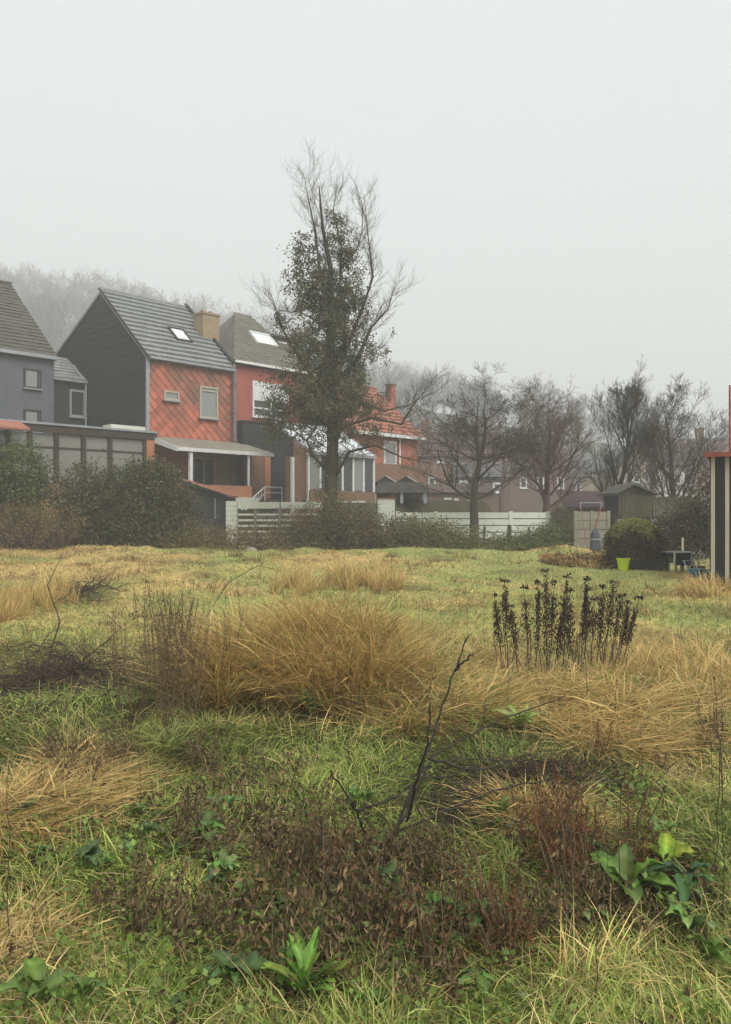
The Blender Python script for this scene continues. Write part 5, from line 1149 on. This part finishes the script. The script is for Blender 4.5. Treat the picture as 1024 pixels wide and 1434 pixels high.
def withered():
    r = random.Random(12); protos = {k: [dead_plant(k, s) for s in ss] for k, ss in (('leafy', (1, 2, 3)), ('seed', (4, 5)), ('tall', (6, 7)))}; used = set()
    N, K, T = 'withered nettles in the grass', 'rust-brown dock seed stalks', 'tall withered stems by the straw heap'
    zones = [('leafy', N, 'withered brown nettle between the bluish grass tuft and the sapling', (320, 1190, 75, 50, 7)), ('leafy', N, 'withered brown nettle crowding the foot of the leafless sapling', (565, 1225, 130, 36, 10)),
        ('leafy', N, 'withered brown nettle behind the fresh green rosette', (335, 1315, 80, 55, 7)), ('leafy', N, 'withered brown nettle beside the fresh green rosette, towards the broad dock', (640, 1350, 120, 50, 8)),
        ('leafy', N, 'lone withered nettle in low herbs beyond the green rosette', (480, 1320, 110, 30, 4)), ('leafy', N, 'withered nettle by the golden flattened grass heap', (180, 1300, 50, 40, 3)),
        ('leafy', N, 'withered nettle at the bare soil round the broad dock', (860, 1290, 120, 40, 4)), ('leafy', N, 'small withered nettle next to the bluish-green blade tuft', (330, 1090, 60, 25, 4)), ('leafy', N, 'withered nettle at the edge of the yellow drooping grass', (130, 1090, 50, 30, 5)),
        ('seed', K, 'rust-brown dock seed stalk close beside the broad green dock', (775, 1215, 40, 45, 9)), ('seed', K, 'rust-brown seed stalk in the grass in front of the broad dock', (720, 1370, 110, 45, 6)), ('seed', K, 'rust-brown seed stalk rising among the dock leaves', (890, 1230, 70, 30, 5)),
        ('seed', K, 'rust-brown seed stalk among nettles at the sapling', (500, 1270, 100, 40, 4)), ('seed', K, 'rust-brown seed stalk among the long combed straw', (900, 1080, 80, 30, 4)), ('seed', K, 'rust-brown seed stalk below the blackened flower stalks', (660, 1010, 60, 30, 3)),
        ('tall', T, 'tall brown withered stems crowding the edge of the high straw heap', (245, 985, 52, 35, 13))]
    for kind, grp, lab, (cx, cy, rx, ry, n) in zones:
        for _ in range(n):
            p = gpy(cx + r.gauss(0, .6) * rx, cy + r.gauss(0, .6) * ry); pr = r.choice(protos[kind]); sc = r.uniform(.6, 1.4) if kind != 'tall' else r.uniform(.55, 1.1)
            if id(pr) in used: o = copy_thing(pr, p, r.uniform(0, 6.28), sc)
            else: used.add(id(pr)); pr.location = p; pr.rotation_euler = (0, 0, r.uniform(0, 6.28)); pr.scale = (sc,) * 3; o = pr
            tag(o, lab, 'withered plant', grp)
withered()
def thin_stems():
    r = random.Random(15); proto = []
    for s in range(4):
        o = empty('dry_weed_stem'); lean = Vector((r.gauss(0, .08), r.gauss(0, .08), 1)); paths = [twig_path([Vector((0, 0, -.03)), lean * .5, lean], .0035, .0014, r, .006, 4)]
        tube_obj('stem', paths, M['twig'], o, 4); sd = []
        for _ in range(5 + 2 * s): t = r.uniform(.5, .98); q = lean * t; sd.append(twig_path([q, q + Vector((r.gauss(0, .05), r.gauss(0, .05), .07))], .0018, .001, r, .003, 2))
        tube_obj('side_shoots', sd, M['twig'], o, 3); proto.append(o)
    used = set()
    spots = [(r.uniform(-10, 1030), r.choice([r.uniform(800, 900), r.uniform(850, 1000), r.uniform(1000, 1400)])) for _ in range(120)] + [(590, 945), (556, 920), (475, 880), (738, 985), (655, 900), (965, 980), (885, 930), (130, 830), (187, 870), (440, 820), (800, 1040), (180, 1390), (835, 1420), (855, 1330)]
    for (px, py) in spots:
        p = gpy(px, py); k = r.randrange(4); pr = proto[k]; sc = r.uniform(.35, .75) if py > 1000 else r.uniform(.4, .8)
        if k in used: o = copy_thing(pr, p, r.uniform(0, 6.28), sc)
        else: used.add(k); pr.location = p; pr.scale = (sc,) * 3; o = pr
        tag(o, 'thin dry weed stem on the open field behind the straw heap' if p.y > 9.5 else ('thin dry weed stem standing among the straw tussocks' if p.y > 5.5 else 'thin dry weed stem in the green foreground grass'), 'weed stem', 'thin dry weed stems')
thin_stems()

# broad-leaved plants: every leaf a part
def leaf_mesh(L, W, curl, cols, seed, wavy=.10):
    r = np.random.default_rng(seed); n = 12; v = []; c = []; f = []; ph = r.uniform(0, 6.28)
    for i in range(n + 1):
        t = i / n; w = W * (math.sin(math.pi * min(1, t ** .85 * .95 + .04)) ** .8) * .5 * (1 + wavy * r.normal()) if 0 < i < n else W * .05
        z = L * (.75 * t - curl * .62 * t ** 2.2); x = L * t * (1 - .1 * t)
        for k, sg in enumerate((-1, -.5, 0, .5, 1)):
            rip = .10 * W * math.sin(t * 16 + ph + sg * 2) * abs(sg); v.append((x, sg * w, z + abs(sg) * w * .45 + rip))
            tone = (1.5 if sg == 0 else 1.0) * r.uniform(.78, 1.2) * (.85 if abs(sg) == 1 else 1); c.append((np.array(cols[0]) * (1 - t) + np.array(cols[1]) * t) * tone)
    for i in range(n):
        for k in range(4): a = i * 5 + k; f.append((a, a + 1, a + 6, a + 5))
    return mesh_np('leaf', np.array(v), [np.array(f)], np.array(c), True)
def rosette(name, label, px, py, nl, L, W, curl, cols, seed, ratio=(.6, 1.15), a0=None, cat='plant', group=None):
    r = random.Random(seed); b = gpy(px, py); o = empty(name, b); tag(o, label, cat, group)
    base = [leaf_mesh(L, W, curl * r.uniform(.7, 1.3), (tuple(v * r.uniform(.75, 1.25) for v in cols[0]), tuple(v * r.uniform(.75, 1.25) for v in cols[1])), seed + k) for k in range(4)]
    for k in range(nl):
        l = link('leaf', base[k % 4], M['herb'], o); l.rotation_euler = (r.gauss(0, .2), r.uniform(-.55, .15), (a0 or 0) + 2.4 * k + r.gauss(0, .25)); s = r.uniform(*ratio); l.scale = (s, s, s); l.location = (r.gauss(0, .012), r.gauss(0, .012), .05)
    return o
LG = [(.075, .14, .024), (.13, .22, .04)]; YL = [(.17, .25, .025), (.27, .34, .035)]; DK = [(.05, .09, .03), (.08, .135, .045)]
rosette('leafy_rosette', 'fresh light green rosette of long toothed leaves among brown withered stems', 428, 1408, 19, .19, .042, .45, [(.105, .18, .03), (.19, .29, .05)], 3, ratio=(.8, 1.15))
rosette('dock_plant', 'broad-leaved green dock with large upright leaves beside rust-brown seed stalks', 880, 1262, 11, .20, .075, 1.1, [(.08, .145, .026), (.135, .215, .035)], 5)
rosette('dock_plant', 'yellowing dock with one bright lime leaf behind the large dock', 930, 1222, 6, .15, .07, 1.0, YL, 8)
rosette('dock_plant', 'dull green dock with long leaves spread flat at the edge of bare soil', 965, 1250, 8, .2, .055, 1.5, DK, 9)
rosette('dock_plant', 'pale green dock plant glowing in the straw below the seed-head stalks', 728, 1028, 12, .22, .05, 1.0, [(.15, .22, .05), (.25, .31, .075)], 12)
rosette('dock_plant', 'single upright dark green dock in the heart of the high straw heap', 436, 1003, 5, .24, .07, .3, [(.08, .19, .03), (.12, .26, .04)], 14)
def protos_lab(o, px, py):
    o['label'] = ('small broad-leaved seedling near the golden flattened grass' if px < 230 else 'small broad-leaved seedling among the withered nettles' if px < 640 else 'small broad-leaved seedling in the grass round the broad dock') if py > 1220 else ('small broad-leaved seedling between the yellow grass and the withered nettles' if px < 450 else 'small broad-leaved seedling near the dark fallen twigs')
def herb_rosettes():
    r = random.Random(33); spots = [(r.uniform(0, 1024), r.uniform(1120, 1430)) for _ in range(46)] + [(190, 1200), (225, 1185), (150, 1220), (350, 1260), (400, 1290), (300, 1255), (380, 1310), (110, 1420), (60, 1400), (820, 1300), (600, 1300), (480, 1260), (250, 1420), (980, 1330), (1000, 1370), (560, 1400)]
    protos = []
    for k, cols in enumerate((LG, DK, [(.08, .15, .035), (.14, .22, .06)], [(.12, .19, .05), (.19, .27, .08)])):
        protos.append(rosette('broadleaf_seedling', 'small green broad-leaved seedling low in the wet grass', *spots[k], 7, .085, .042, 1.1, cols, 60 + k, cat='seedling', group='broad-leaved seedlings'))
    for (px, py) in spots[4:]:
        o = copy_thing(r.choice(protos), gpy(px, py), r.uniform(0, 6.28), r.uniform(.6, 1.5)); protos_lab(o, px, py)
    for o, (px, py) in zip(protos, spots): protos_lab(o, px, py)
herb_rosettes()
def herbs():
    """creeping small-leaved ground cover and fallen brown leaves"""
    g = np.random.default_rng(44); n = 26000; x, y = scatter(n, 1.8, 9, g, .75); st, br = cover(x, y); pn = fbm(x, y, .5, 80)
    k = (pn + g.normal(0, .06, n) > .52) & (g.random(n) > st * .9); x, y, br = x[k], y[k], br[k]; m = len(x); hue = g.random((m, 1))
    c = (np.array([.085, .14, .026]) * (1 - hue) + np.array([.20, .27, .06]) * hue) * g.uniform(.6, 1.4, (m, 1))
    o = link('ground_herbs', leaves('ground_herbs', np.stack([x, y, terrain(x, y) + g.uniform(.01, .11, m)], 1), .028, c, up=.5, ratio=.7, seed=1), M['herb']); tag(o, 'small-leaved creeping herbs among the foreground grass', 'ground cover', kind='stuff')
    n = 30000; x, y = scatter(n, 1.8, 10, g, .7); st, br = cover(x, y); k = g.random(n) < br * .9 + .04; x, y = x[k], y[k]; m = len(x); hue = g.random((m, 1))
    c = (np.array([.055, .035, .022]) * (1 - hue) + np.array([.15, .085, .042]) * hue) * g.uniform(.5, 1.4, (m, 1))
    o = link('leaf_litter', leaves('leaf_litter', np.stack([x, y, terrain(x, y) + g.uniform(.005, .09, m)], 1), .04, c, up=0, ratio=.4, seed=2), M['dead']); tag(o, 'dark brown leaf litter and broken stems on the ground', 'leaf litter', kind='stuff')
def straw_litter():
    g = np.random.default_rng(91); n = 16000; x, y = scatter(n, 1.7, 9, g, .7); st, br = cover(x, y); k = g.random(n) < .35 + .6 * st; x, y = x[k], y[k]; n = len(x); m = g.random((n, 1))
    c = (np.array([.30, .22, .09]) * (1 - m) + np.array([.62, .50, .28]) * m) * g.uniform(.5, 1.2, (n, 1))
    o = link('straw_litter', blades('straw_litter', x, y, g.uniform(.04, .22, n), .003 * np.clip(y / 5, 1, 2), g.uniform(0, 6.28, n), g.uniform(1.0, 1.5, n), g.uniform(1.4, 1.75, n), c, c, z=terrain(x, y) + g.uniform(.01, .08, n), seed=9), M['grass']); tag(o, 'loose pale straw pieces matted across the foreground grass', 'straw litter', kind='stuff')
straw_litter()
herbs()

# ------------------------------------------------------------------ fog
hz = bpy.data.materials.new('fog'); hz.use_nodes = True; hn = hz.node_tree; hn.nodes.clear(); ho = hn.nodes.new('ShaderNodeOutputMaterial'); hv = hn.nodes.new('ShaderNodeVolumePrincipled')
hv.inputs['Color'].default_value = (.97, .98, .98, 1); hv.inputs['Density'].default_value = .0032; hv.inputs['Anisotropy'].default_value = .0
hn.links.new(hv.outputs[0], ho.inputs['Volume'])
haze = BX('haze', hz, None, -530, 530, -66, 650, -1.6, 112); tag(haze, 'pale even fog filling the air', 'fog', kind='stuff')
